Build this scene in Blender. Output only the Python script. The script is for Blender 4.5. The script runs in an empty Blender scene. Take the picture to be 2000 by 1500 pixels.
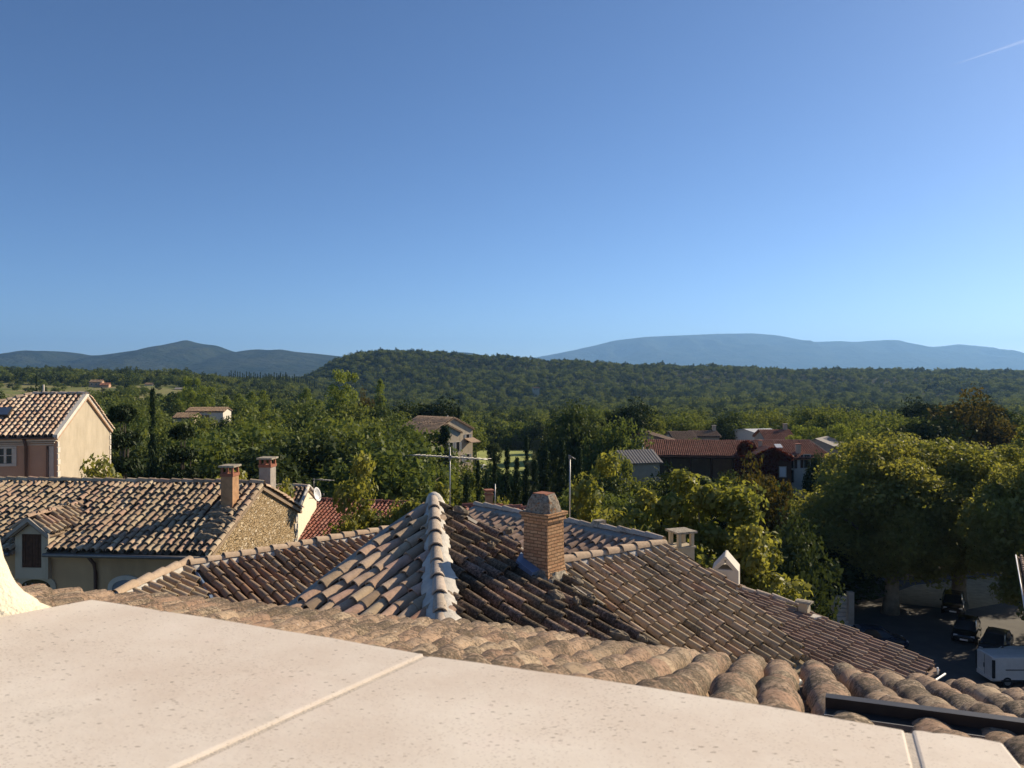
import bpy, math, random
import numpy as np
from mathutils import Vector, Matrix

# ------------------------------------------------------------------ camera, sky, sun
F = 1550.0            # focal length in pixels of the 2000 px wide photograph
HZ = 730.0            # row of the horizon
CZ = 20.0             # eye height above the square
scn = bpy.context.scene
cam = bpy.data.objects.new("camera", bpy.data.cameras.new("camera"))
scn.collection.objects.link(cam)
cam.location = (0, 0, CZ)
cam.rotation_euler = (math.radians(90), 0, 0)
cam.data.sensor_width = 36.0
cam.data.lens = 36.0 * F / 2000.0
cam.data.shift_y = -(750 - HZ) / 2000.0
cam.data.clip_start = 0.05
cam.data.clip_end = 60000
cam.data.dof.use_dof = True
cam.data.dof.focus_distance = 30.0
cam.data.dof.aperture_fstop = 14.0
scn.camera = cam

SUN_EL = math.radians(27)
SUN_AZ = math.atan2(0.82, 0.57)          # clockwise from +Y (the viewing direction)
sun_dir = Vector((math.sin(SUN_AZ) * math.cos(SUN_EL), math.cos(SUN_AZ) * math.cos(SUN_EL), math.sin(SUN_EL)))
world = bpy.data.worlds.new("World")
scn.world = world
world.use_nodes = True
wn = world.node_tree
sky = wn.nodes.new("ShaderNodeTexSky")
sky.sky_type = 'NISHITA'
sky.sun_disc = False
sky.sun_elevation = SUN_EL
sky.sun_rotation = SUN_AZ
sky.altitude = 600
sky.air_density = 0.70
sky.dust_density = 0.45
sky.ozone_density = 6.0
wn.nodes["Background"].inputs[1].default_value = 0.086
wn.links.new(sky.outputs[0], wn.nodes["Background"].inputs[0])
sl = bpy.data.lights.new("sun", 'SUN')
sl.energy = 5.0
sl.angle = math.radians(0.5)
sl.color = (1.0, 0.84, 0.62)
so = bpy.data.objects.new("sun", sl)
so.rotation_euler = sun_dir.to_track_quat('Z', 'Y').to_euler()
scn.collection.objects.link(so)
scn.view_settings.view_transform = 'Standard'
scn.view_settings.look = 'None'
scn.view_settings.exposure = 0.55
scn.view_settings.gamma = 1.0
scn.cycles.max_bounces = 6
scn.cycles.transparent_max_bounces = 8
scn.cycles.volume_bounces = 2

C = scn.collection
rng = np.random.default_rng(7)
R = random.Random(11)

# ------------------------------------------------------------------ helpers
def W(px, py, Y):
    return Vector(((px - 1000) / F * Y, Y, CZ + (HZ - py) / F * Y))

def WZ(px, py, z):                      # point seen at (px, py) that lies z metres above the eye
    return W(px, py, z * F / (HZ - py))

def tag(o, label=None, cat=None, group=None, kind=None):
    if label: o["label"] = label
    if cat: o["category"] = cat
    if group: o["group"] = group
    if kind: o["kind"] = kind
    return o

def thing(name, label, cat, loc, group=None, rz=0.0, scale=1.0):
    o = bpy.data.objects.new(name, None)
    o.empty_display_size = 0.2
    C.objects.link(o)
    o.location = loc
    o.rotation_euler = (0, 0, rz)
    o.scale = (scale,) * 3 if not isinstance(scale, (tuple, list)) else scale
    return tag(o, label, cat, group)

def np_mesh(name, V, faces_flat, counts, tone=None, smooth=None, mats=None, uv=False):
    me = bpy.data.meshes.new(name)
    V = np.asarray(V, dtype=np.float32)
    n = len(counts)
    counts = np.asarray(counts, dtype=np.int32)
    me.vertices.add(len(V))
    me.vertices.foreach_set("co", V.ravel())
    me.loops.add(len(faces_flat))
    me.loops.foreach_set("vertex_index", np.asarray(faces_flat, dtype=np.int32))
    me.polygons.add(n)
    st = np.zeros(n, dtype=np.int32)
    st[1:] = np.cumsum(counts)[:-1]
    me.polygons.foreach_set("loop_start", st)
    if smooth is not None:
        me.polygons.foreach_set("use_smooth", np.broadcast_to(np.asarray(smooth, dtype=bool), n).copy())
    me.update(calc_edges=True)
    if tone is not None:
        at = me.attributes.new("tone", 'FLOAT', 'FACE')
        at.data.foreach_set("value", np.asarray(tone, dtype=np.float32))
    if mats is not None:
        me.polygons.foreach_set("material_index", np.asarray(mats, dtype=np.int32))
    if uv:
        ul = me.uv_layers.new(name="uv")
        co = []
        for p in me.polygons:
            nn = p.normal
            for li in p.loop_indices:
                c = me.vertices[me.loops[li].vertex_index].co
                if abs(nn.z) > 0.9:
                    co += [c.x, c.y]
                else:
                    l = math.hypot(nn.x, nn.y)
                    co += [(-nn.y * c.x + nn.x * c.y) / l, c.z]
        ul.data.foreach_set("uv", co)
    return me

class MB:
    """collects simple shapes; build() links them as one mesh object"""
    def __init__(s):
        s.v = []; s.f = []; s.t = []; s.m = []; s.sm = []
    def add(s, vs, fs, tone=0.5, mat=0, smooth=False):
        b = len(s.v)
        s.v += [tuple(x) for x in vs]
        for f in fs:
            s.f.append([i + b for i in f]); s.t.append(tone); s.m.append(mat); s.sm.append(smooth)
        return s
    def box(s, c, size, rz=0.0, taper=1.0, **k):
        hx, hy, hz = size[0] / 2, size[1] / 2, size[2] / 2
        cs, sn = math.cos(rz), math.sin(rz)
        vs = []
        for z, q in ((-hz, 1), (hz, taper)):
            for x, y in ((-hx, -hy), (hx, -hy), (hx, hy), (-hx, hy)):
                x *= q; y *= q
                vs.append((c[0] + x * cs - y * sn, c[1] + x * sn + y * cs, c[2] + z))
        return s.add(vs, [(3, 2, 1, 0), (4, 5, 6, 7), (0, 1, 5, 4), (1, 2, 6, 5), (2, 3, 7, 6), (3, 0, 4, 7)], **k)
    def prism(s, top, bottom, **k):       # two polygons of equal length (top seen counter-clockwise from above)
        n = len(top)
        fs = [list(range(n)), list(range(2 * n - 1, n - 1, -1))]
        fs += [(i, n + i, n + (i + 1) % n, (i + 1) % n) for i in range(n)]
        return s.add(list(top) + list(bottom), fs, **k)
    def tube(s, pts, r, n=8, cap=True, r2=None, **k):
        pts = [Vector(p) for p in pts]
        rings = []
        m = len(pts)
        up0 = None
        for i, p in enumerate(pts):
            d = (pts[min(i + 1, m - 1)] - pts[max(i - 1, 0)]).normalized()
            if up0 is None:
                up0 = Vector((0, 0, 1)) if abs(d.z) < 0.9 else Vector((1, 0, 0))
            a = d.cross(up0).normalized(); b = d.cross(a).normalized()
            rr = r if r2 is None else r + (r2 - r) * i / (m - 1)
            if isinstance(r, (list, tuple)): rr = r[i]
            rings.append([p + a * rr * math.cos(2 * math.pi * j / n) + b * rr * math.sin(2 * math.pi * j / n) for j in range(n)])
        vs = [q for ring in rings for q in ring]
        fs = []
        for i in range(m - 1):
            for j in range(n):
                fs.append((i * n + j, i * n + (j + 1) % n, (i + 1) * n + (j + 1) % n, (i + 1) * n + j))
        k.setdefault("smooth", True)
        s.add(vs, fs, **k)
        if cap:
            b = len(s.v) - len(vs)
            k["smooth"] = False
            for ring in (list(range(n - 1, -1, -1)), list(range((m - 1) * n, m * n))):
                s.f.append([i + b for i in ring]); s.t.append(k.get("tone", 0.5)); s.m.append(k.get("mat", 0)); s.sm.append(False)
        return s
    def loft(s, rings, cap=True, closed=True, **k):
        n = len(rings[0])
        vs = [q for r in rings for q in r]
        fs = []
        for i in range(len(rings) - 1):
            for j in range(n if closed else n - 1):
                fs.append((i * n + j, i * n + (j + 1) % n, (i + 1) * n + (j + 1) % n, (i + 1) * n + j))
        if cap:
            fs.append(list(range(n - 1, -1, -1)))
            fs.append(list(range((len(rings) - 1) * n, len(rings) * n)))
        return s.add(vs, fs, **k)
    def build(s, name, mat, parent=None, uv=True, bevel=0.0):
        flat = [i for f in s.f for i in f]
        mats = mat if isinstance(mat, (list, tuple)) else [mat]
        me = np_mesh(name, s.v, flat, [len(f) for f in s.f], tone=s.t, smooth=s.sm, mats=s.m, uv=uv)
        for m in mats: me.materials.append(m)
        return link(name, me, parent, bevel)

LOCALS = set()                        # things whose parts are given in the thing's own coordinates
def link(name, me, parent=None, bevel=0.0):
    o = bpy.data.objects.new(name, me)
    C.objects.link(o)
    if parent is not None:
        o.parent = parent
        # vertices of such children are given in world coordinates
        base = parent
        M = Matrix.Identity(4)
        while base is not None:
            if base.type == 'EMPTY':
                M = Matrix.Translation(base.location)
            base = base.parent
        if parent.type == 'EMPTY' and parent.name not in LOCALS:
            o.matrix_parent_inverse = M.inverted()
    if bevel:
        b = o.modifiers.new("bevel", 'BEVEL'); b.width = bevel; b.segments = 2; b.limit_method = 'ANGLE'
    return o

# ------------------------------------------------------------------ materials
def new_mat(name):
    m = bpy.data.materials.new(name); m.use_nodes = True
    nt = m.node_tree
    return m, nt, nt.nodes, nt.links, nt.nodes["Principled BSDF"]

def rgb(c): return (c[0], c[1], c[2], 1)

def ramp(N, L, src, stops, interp='LINEAR'):
    r = N.new("ShaderNodeValToRGB"); r.color_ramp.interpolation = interp
    e = r.color_ramp.elements
    e[0].position = stops[0][0]; e[0].color = rgb(stops[0][1])
    e[1].position = stops[-1][0]; e[1].color = rgb(stops[-1][1])
    for p, c in stops[1:-1]:
        q = e.new(p); q.color = rgb(c)
    L.new(src, r.inputs[0])
    return r.outputs[0]

def mix(N, L, fac, a, b, mode='MIX'):
    n = N.new("ShaderNodeMix"); n.data_type = 'RGBA'; n.blend_type = mode
    for i, x in ((0, fac), (6, a), (7, b)):
        if hasattr(x, "is_linked") or hasattr(x, "links"): L.new(x, n.inputs[i])
        elif isinstance(x, (int, float)): n.inputs[i].default_value = x
        else: n.inputs[i].default_value = rgb(x)
    return n.outputs[2]

def noise(N, L, vec, scale, detail=5, rough=0.55, dist=0.0):
    n = N.new("ShaderNodeTexNoise")
    n.inputs["Scale"].default_value = scale; n.inputs["Detail"].default_value = detail
    n.inputs["Roughness"].default_value = rough; n.inputs["Distortion"].default_value = dist
    if vec is not None: L.new(vec, n.inputs["Vector"])
    return n.outputs["Fac"]

def coords(N, kind="Object"):
    return N.new("ShaderNodeTexCoord").outputs[kind]

def bump(N, L, bsdf, h, strength, dist=0.01):
    b = N.new("ShaderNodeBump"); b.inputs["Strength"].default_value = strength; b.inputs["Distance"].default_value = dist
    L.new(h, b.inputs["Height"]); L.new(b.outputs[0], bsdf.inputs["Normal"])

def mapping(N, L, vec, scale=(1, 1, 1), rot=(0, 0, 0)):
    m = N.new("ShaderNodeMapping"); m.inputs["Scale"].default_value = scale; m.inputs["Rotation"].default_value = rot
    L.new(vec, m.inputs["Vector"]); return m.outputs[0]

def mat_plain(name, col, rough=0.8, var=0.25, scale=6.0, metal=0.0, bmp=0.15, stain=None, spec=0.3):
    m, nt, N, L, B = new_mat(name)
    v = coords(N)
    f = noise(N, L, v, scale)
    c = ramp(N, L, f, [(0.25, [x * (1 - var) for x in col]), (0.75, [min(1, x * (1 + var)) for x in col])])
    if stain:
        g = ramp(N, L, noise(N, L, mapping(N, L, v, (1, 1, .28)), scale * 0.8, 7, 0.72), [(0.46, (0, 0, 0)), (0.72, (1, 1, 1))])
        c = mix(N, L, g, c, stain)
    L.new(c, B.inputs["Base Color"])
    B.inputs["Roughness"].default_value = rough
    B.inputs["Metallic"].default_value = metal
    B.inputs["Specular IOR Level"].default_value = spec
    if bmp: bump(N, L, B, noise(N, L, v, scale * 5, 6), bmp)
    return m

def mat_tile(name, palette, lichen=(0.062, 0.050, 0.034), amount=0.5, pale=(0.36, 0.33, 0.26), pale_amt=0.25, sc=1.0, bmp=0.35):
    """terracotta barrel tiles: colour per tile from the tone attribute, dark lichen and pale crust on top"""
    m, nt, N, L, B = new_mat(name)
    v = coords(N)
    at = N.new("ShaderNodeAttribute"); at.attribute_name = "tone"
    n = len(palette)
    c = ramp(N, L, at.outputs["Fac"], [(0.0, (0.075, 0.055, 0.038)), (0.08, (0.12, 0.088, 0.06))] + [(.12 + .88 * i / (n - 1), p) for i, p in enumerate(palette)])  # darkest tones, for channel tiles: dirt and gap shade put into the colour
    f1 = noise(N, L, v, 9 * sc, 7, 0.7)
    c = mix(N, L, ramp(N, L, f1, [(0.42, (0, 0, 0)), (0.8, (0.55, 0.55, 0.55))]), c, (0.17, 0.125, 0.085))
    f2 = noise(N, L, v, 26 * sc, 5, 0.75, 0.6)
    c = mix(N, L, ramp(N, L, f2, [(0.62 - 0.1 * pale_amt, (0, 0, 0)), (0.72, (pale_amt * 2,) * 3)]), c, pale)
    big = noise(N, L, v, 1.3 * sc, 4, 0.6)
    f3 = noise(N, L, v, 30 * sc, 9, 0.85, 0.2)
    add = N.new("ShaderNodeMath"); add.operation = 'MULTIPLY_ADD'; L.new(big, add.inputs[0]); add.inputs[1].default_value = 0.45; L.new(f3, add.inputs[2])
    lo = 1.02 - 0.52 * amount
    g = ramp(N, L, add.outputs[0], [(max(0, min(.98, lo - 0.05)), (0, 0, 0)), (max(.02, min(1, lo + 0.05)), (0.9, 0.9, 0.9))])
    f6 = noise(N, L, v, 55 * sc, 4, 0.7)
    lc = ramp(N, L, f6, [(0.35, [x * .45 for x in lichen]), (0.55, lichen), (0.72, [x * 2.6 for x in lichen])])
    c = mix(N, L, g, c, lc)
    f5 = noise(N, L, v, 41 * sc, 3, 0.6)
    c = mix(N, L, ramp(N, L, f5, [(0.70, (0, 0, 0)), (0.74, (0.8, 0.8, 0.8))]), c, (0.30, 0.11, 0.02))
    L.new(c, B.inputs["Base Color"])
    B.inputs["Roughness"].default_value = 0.9
    B.inputs["Specular IOR Level"].default_value = 0.15
    bump(N, L, B, f3, bmp, 0.02)
    return m

TAN = [(0.29, 0.21, 0.14), (0.40, 0.275, 0.18), (0.48, 0.31, 0.20), (0.60, 0.37, 0.26), (0.46, 0.36, 0.23), (0.30, 0.215, 0.14), (0.56, 0.41, 0.28), (0.43, 0.32, 0.20), (0.36, 0.19, 0.11)]
DARKT = [(0.16, 0.125, 0.085), (0.24, 0.17, 0.115), (0.36, 0.235, 0.17), (0.27, 0.205, 0.135), (0.20, 0.155, 0.10), (0.45, 0.31, 0.24)]
MAUVE = [(0.26, 0.18, 0.135), (0.31, 0.205, 0.155), (0.36, 0.245, 0.185), (0.28, 0.20, 0.155), (0.41, 0.31, 0.23), (0.24, 0.17, 0.13)]
PALE = [(0.50, 0.33, 0.22), (0.62, 0.46, 0.32), (0.70, 0.55, 0.40), (0.55, 0.35, 0.25), (0.66, 0.54, 0.40), (0.50, 0.34, 0.24)]
REDT = [(0.27, 0.10, 0.075), (0.34, 0.14, 0.10), (0.30, 0.11, 0.085), (0.40, 0.20, 0.15), (0.25, 0.095, 0.07)]
BARN = [(0.36, 0.16, 0.105), (0.43, 0.20, 0.13), (0.31, 0.14, 0.095), (0.48, 0.25, 0.17)]
M = {}
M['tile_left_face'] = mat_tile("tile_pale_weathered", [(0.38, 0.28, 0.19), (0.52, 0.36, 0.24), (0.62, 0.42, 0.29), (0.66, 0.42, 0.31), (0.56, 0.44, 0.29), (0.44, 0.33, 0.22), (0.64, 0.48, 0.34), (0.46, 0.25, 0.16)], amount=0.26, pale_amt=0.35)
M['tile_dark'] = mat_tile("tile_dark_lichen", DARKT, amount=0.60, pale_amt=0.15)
M['tile_wing'] = mat_tile("tile_tan", [(0.29, 0.23, 0.15), (0.41, 0.32, 0.205), (0.48, 0.37, 0.24), (0.55, 0.41, 0.28), (0.37, 0.29, 0.19), (0.46, 0.33, 0.22), (0.58, 0.46, 0.31), (0.40, 0.25, 0.16)], amount=0.40, pale_amt=0.2)
M['tile_lwing'] = mat_tile("tile_brown", [(0.25, 0.18, 0.125), (0.35, 0.25, 0.165), (0.29, 0.18, 0.12), (0.41, 0.31, 0.21), (0.23, 0.165, 0.12), (0.33, 0.215, 0.145), (0.31, 0.17, 0.10)], amount=0.42, pale_amt=0.2)
M['tile_back'] = mat_tile("tile_pinkish", [(0.34, 0.235, 0.17), (0.45, 0.30, 0.22), (0.52, 0.36, 0.26), (0.38, 0.28, 0.20)], amount=0.3, pale_amt=0.2)
M['tile_far'] = mat_tile("tile_mauve", MAUVE, amount=0.40, pale_amt=0.15)
M['tile_house'] = mat_tile("tile_old_farm", [(0.27, 0.20, 0.14), (0.43, 0.33, 0.215), (0.35, 0.25, 0.17), (0.52, 0.42, 0.28), (0.38, 0.28, 0.19), (0.47, 0.31, 0.22), (0.58, 0.48, 0.33)], amount=0.34, pale_amt=0.25)
M['tile_pink_house'] = mat_tile("tile_fresh_pale", PALE, amount=0.1, pale_amt=0.3)
M['tile_red'] = mat_tile("tile_new_red", REDT, amount=0.1, pale_amt=0.15)
M['tile_barn'] = mat_tile("tile_barn_red", BARN, amount=0.3, pale_amt=0.1, sc=0.4)
M['tile_farm'] = mat_tile("tile_farm_tan", [(0.32, 0.23, 0.16), (0.40, 0.29, 0.2), (0.27, 0.19, 0.13)], amount=0.2, pale_amt=0.2, sc=0.4)
M['tile_near'] = mat_tile("tile_near_weathered", [(0.40, 0.27, 0.175), (0.52, 0.36, 0.24), (0.36, 0.265, 0.175), (0.58, 0.44, 0.29), (0.46, 0.29, 0.19), (0.33, 0.235, 0.155)], lichen=(0.10, 0.08, 0.055), amount=0.56, pale=(0.58, 0.53, 0.43), pale_amt=0.5, sc=1.3, bmp=0.5)
M['ridge_cream'] = mat_tile("tile_cream_ridge", [(0.50, 0.36, 0.24), (0.58, 0.44, 0.31), (0.54, 0.40, 0.27)], amount=0.06, pale_amt=0.1)
M['ridge_old'] = mat_tile("tile_ridge_old", [(0.52, 0.43, 0.34), (0.46, 0.37, 0.28), (0.58, 0.48, 0.39), (0.42, 0.36, 0.28)], amount=0.36, pale=(0.62, 0.58, 0.50), pale_amt=0.5)
M['mortar'] = mat_plain("lime_mortar", (0.56, 0.52, 0.45), 0.95, 0.2, 9, bmp=0.9)
M['grey_mortar'] = mat_plain("grey_mortar", (0.34, 0.30, 0.25), 0.95, 0.2, 6, bmp=0.6)
M['plaster_warm'] = mat_plain("plaster_warm", (0.47, 0.40, 0.29), 0.95, 0.12, 1.2, bmp=0.3, stain=(0.36, 0.30, 0.21))
M['plaster_facade'] = mat_plain("plaster_facade", (0.46, 0.31, 0.17), 0.95, 0.15, 1.0, bmp=0.3, stain=(0.31, 0.21, 0.115))
M['plaster_pink'] = mat_plain("plaster_pink", (0.45, 0.285, 0.19), 0.95, 0.08, 1.5, bmp=0.2)
M['plaster_white'] = mat_plain("plaster_white", (0.62, 0.57, 0.48), 0.95, 0.1, 3, bmp=0.4)
M['plaster_cream_wall'] = mat_plain("plaster_bright", (0.78, 0.70, 0.52), 0.95, 0.08, 20, bmp=0.8)
M['stone_trim'] = mat_plain("stone_trim", (0.52, 0.47, 0.39), 0.9, 0.12, 4, bmp=0.3)
M['joint'] = mat_plain("pointing_mortar", (0.60, 0.525, 0.43), 0.95, 0.15, 60, bmp=0.3)
M['zinc'] = mat_plain("zinc_gutter", (0.20, 0.19, 0.18), 0.5, 0.15, 8, metal=0.6, bmp=0.0)
M['white_metal'] = mat_plain("white_metal", (0.70, 0.70, 0.68), 0.4, 0.05, 8, bmp=0.0)
M['alu'] = mat_plain("aluminium", (0.36, 0.35, 0.33), 0.4, 0.08, 30, metal=0.5, bmp=0.0)
M['dark_frame'] = mat_plain("dark_frame_metal", (0.045, 0.04, 0.035), 0.45, 0.15, 20, bmp=0.05)
M['flashing'] = mat_plain("blue_grey_flashing", (0.16, 0.22, 0.32), 0.5, 0.15, 10, bmp=0.1)
M['brown_pipe'] = mat_plain("brown_pipe", (0.10, 0.06, 0.045), 0.5, 0.1, 10, bmp=0.0)
M['wood_dark'] = mat_plain("dark_wood", (0.075, 0.035, 0.02), 0.7, 0.35, 9, bmp=0.3)
M['shutter'] = mat_plain("grey_blue_shutter", (0.19, 0.21, 0.23), 0.7, 0.15, 6, bmp=0.1)
M['glass'] = mat_plain("window_glass", (0.02, 0.022, 0.025), 0.08, 0.1, 3, bmp=0.0, spec=0.5)
M['roof_glass'] = mat_plain("skylight_glass", (0.05, 0.07, 0.11), 0.1, 0.1, 3, bmp=0.0, spec=0.6)
M['stone_lump'] = mat_plain("lichen_stone", (0.20, 0.155, 0.105), 0.95, 0.6, 18, bmp=1.0, stain=(0.26, 0.23, 0.17))
M['cap_concrete'] = mat_plain("cap_concrete", (0.38, 0.33, 0.25), 0.95, 0.45, 16, bmp=0.8, stain=(0.12, 0.095, 0.07))
def mat_cap_old():
    m, nt, N, L, B = new_mat("lichen_cap")
    v = coords(N)
    c = ramp(N, L, noise(N, L, v, 24, 8, .8), [(0.36, (0.07, 0.055, 0.04)), (0.48, (0.27, 0.23, 0.175)), (0.6, (0.40, 0.36, 0.29)), (0.72, (0.20, 0.16, 0.11))])
    c = mix(N, L, ramp(N, L, noise(N, L, v, 13, 6, .75), [(0.54, (0, 0, 0)), (0.62, (.9, .9, .9))]), c, (0.33, 0.15, 0.06))
    L.new(c, B.inputs["Base Color"]); B.inputs["Roughness"].default_value = 0.95; B.inputs["Specular IOR Level"].default_value = 0.1
    bump(N, L, B, noise(N, L, v, 30, 8, .8), 0.9, 0.02)
    return m
M['cap_old'] = mat_cap_old()
M['cap_clay'] = mat_plain("cap_clay", (0.30, 0.12, 0.07), 0.9, 0.25, 10, bmp=0.3)
M['bark'] = mat_plain("bark", (0.10, 0.08, 0.06), 0.95, 0.4, 3, bmp=0.6)
M['bark_plane'] = mat_plain("plane_bark", (0.23, 0.19, 0.13), 0.9, 0.45, 2, bmp=0.4)
M['tyre'] = mat_plain("tyre", (0.015, 0.015, 0.015), 0.8, 0.1, 10, bmp=0.0)
M['rim'] = mat_plain("rim", (0.25, 0.25, 0.26), 0.35, 0.05, 10, metal=0.7, bmp=0.0)
M['grey_roof'] = mat_plain("grey_corrugated", (0.24, 0.22, 0.20), 0.8, 0.2, 4, bmp=0.2)
M['white_roof'] = mat_plain("white_sheet_roof", (0.55, 0.55, 0.53), 0.6, 0.1, 4, bmp=0.1)
M['wall_shade'] = mat_plain("rendered_wall", (0.36, 0.32, 0.26), 0.95, 0.15, 2, bmp=0.3)
M['cloth'] = mat_plain("white_canvas", (0.72, 0.68, 0.62), 0.9, 0.08, 4, bmp=0.0)
M['creeper_base'] = mat_plain("creeper_stems", (0.10, 0.05, 0.03), 0.95, 0.3, 6, bmp=0.2)

def mat_paint(name, col, rough=0.25):
    m, nt, N, L, B = new_mat(name)
    v = coords(N)
    L.new(ramp(N, L, noise(N, L, v, 3, 4), [(0.3, [x * 0.88 for x in col]), (0.7, col)]), B.inputs["Base Color"])
    B.inputs["Roughness"].default_value = rough
    B.inputs["Coat Weight"].default_value = 0.5
    return m
M['paint_black'] = mat_paint("car_paint_black", (0.012, 0.012, 0.014))
M['paint_blue'] = mat_paint("car_paint_blue", (0.015, 0.025, 0.05))
M['paint_grey'] = mat_paint("car_paint_grey", (0.05, 0.05, 0.055))
M['paint_white'] = mat_paint("car_paint_white", (0.66, 0.65, 0.62), 0.35)
M['black_plastic'] = mat_plain("black_plastic", (0.02, 0.02, 0.02), 0.6, 0.1, 10, bmp=0.0)
M['lamp_red'] = mat_plain("tail_lamp", (0.25, 0.01, 0.01), 0.2, 0.05, 4, bmp=0.0)
M['lamp_clear'] = mat_plain("head_lamp", (0.55, 0.55, 0.55), 0.1, 0.05, 4, bmp=0.0)

def mat_rubble():
    m, nt, N, L, B = new_mat("rubble_stone_wall")
    uv = N.new("ShaderNodeUVMap"); uv.uv_map = "uv"
    n0 = N.new("ShaderNodeTexNoise"); n0.inputs["Scale"].default_value = 3; L.new(uv.outputs[0], n0.inputs["Vector"])
    vm = mix(N, L, 0.10, uv.outputs[0], n0.outputs["Color"], 'LINEAR_LIGHT')
    v = mapping(N, L, vm, (7.0, 12.5, 1))
    vo = N.new("ShaderNodeTexVoronoi"); vo.inputs["Scale"].default_value = 1.0; L.new(v, vo.inputs["Vector"])
    ve = N.new("ShaderNodeTexVoronoi"); ve.feature = 'DISTANCE_TO_EDGE'; ve.inputs["Scale"].default_value = 1.0; L.new(v, ve.inputs["Vector"])
    sep = N.new("ShaderNodeSeparateColor"); L.new(vo.outputs["Color"], sep.inputs[0])
    c = ramp(N, L, sep.outputs[0], [(0, (0.34, 0.24, 0.13)), (0.3, (0.46, 0.34, 0.19)), (0.55, (0.39, 0.28, 0.155)), (0.8, (0.54, 0.42, 0.26)), (1, (0.68, 0.57, 0.41))])
    c = mix(N, L, ramp(N, L, noise(N, L, uv.outputs[0], 14, 6, .7), [(0.4, (0, 0, 0)), (0.8, (.7, .7, .7))]), c, (0.20, 0.14, 0.08))
    e = ramp(N, L, ve.outputs["Distance"], [(0.01, (0, 0, 0)), (0.09, (1, 1, 1))])
    # patchy joints: some are raked out deep, others are filled flush with sandy mortar
    deep = ramp(N, L, noise(N, L, uv.outputs[0], 5, 3), [(0.42, (0, 0, 0)), (0.6, (1, 1, 1))])
    joint = mix(N, L, deep, (0.44, 0.33, 0.19), (0.10, 0.07, 0.04))
    c = mix(N, L, e, joint, c)
    L.new(c, B.inputs["Base Color"]); B.inputs["Roughness"].default_value = 0.95; B.inputs["Specular IOR Level"].default_value = 0.1
    bump(N, L, B, e, 1.0, 0.05)
    return m
M['rubble'] = mat_rubble()

def mat_brick():
    m, nt, N, L, B = new_mat("old_brick")
    uv = N.new("ShaderNodeUVMap"); uv.uv_map = "uv"
    n0 = N.new("ShaderNodeTexNoise"); n0.inputs["Scale"].default_value = 9; L.new(uv.outputs[0], n0.inputs["Vector"])
    vm = mix(N, L, 0.012, uv.outputs[0], n0.outputs["Color"], 'LINEAR_LIGHT')
    b = N.new("ShaderNodeTexBrick")
    L.new(vm, b.inputs["Vector"])
    b.inputs["Scale"].default_value = 1.0
    b.inputs["Brick Width"].default_value = 0.135; b.inputs["Row Height"].default_value = 0.046
    b.inputs["Mortar Size"].default_value = 0.007; b.inputs["Mortar Smooth"].default_value = 0.4; b.inputs["Bias"].default_value = 0.0
    b.inputs["Color1"].default_value = (0.66, 0.40, 0.22, 1); b.inputs["Color2"].default_value = (0.50, 0.265, 0.14, 1)
    b.inputs["Mortar"].default_value = (0.24, 0.155, 0.085, 1)
    c = mix(N, L, ramp(N, L, noise(N, L, uv.outputs[0], 7, 6, .7), [(0.45, (0, 0, 0)), (0.75, (.8, .8, .8))]), b.outputs["Color"], (0.36, 0.21, 0.11))
    c = mix(N, L, ramp(N, L, noise(N, L, uv.outputs[0], 30, 4, .7), [(0.58, (0, 0, 0)), (0.7, (.6, .6, .6))]), c, (0.62, 0.43, 0.25))
    L.new(c, B.inputs["Base Color"]); B.inputs["Roughness"].default_value = 0.95; B.inputs["Specular IOR Level"].default_value = 0.1
    inv = N.new("ShaderNodeMath"); inv.operation = 'SUBTRACT'; inv.inputs[0].default_value = 1; L.new(b.outputs["Fac"], inv.inputs[1])
    bump(N, L, B, inv.outputs[0], 0.9, 0.02)
    return m
M['brick'] = mat_brick()
M['brick_plain'] = mat_plain("weathered_brick", (0.40, 0.23, 0.12), 0.95, 0.3, 5, bmp=0.4)

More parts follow.
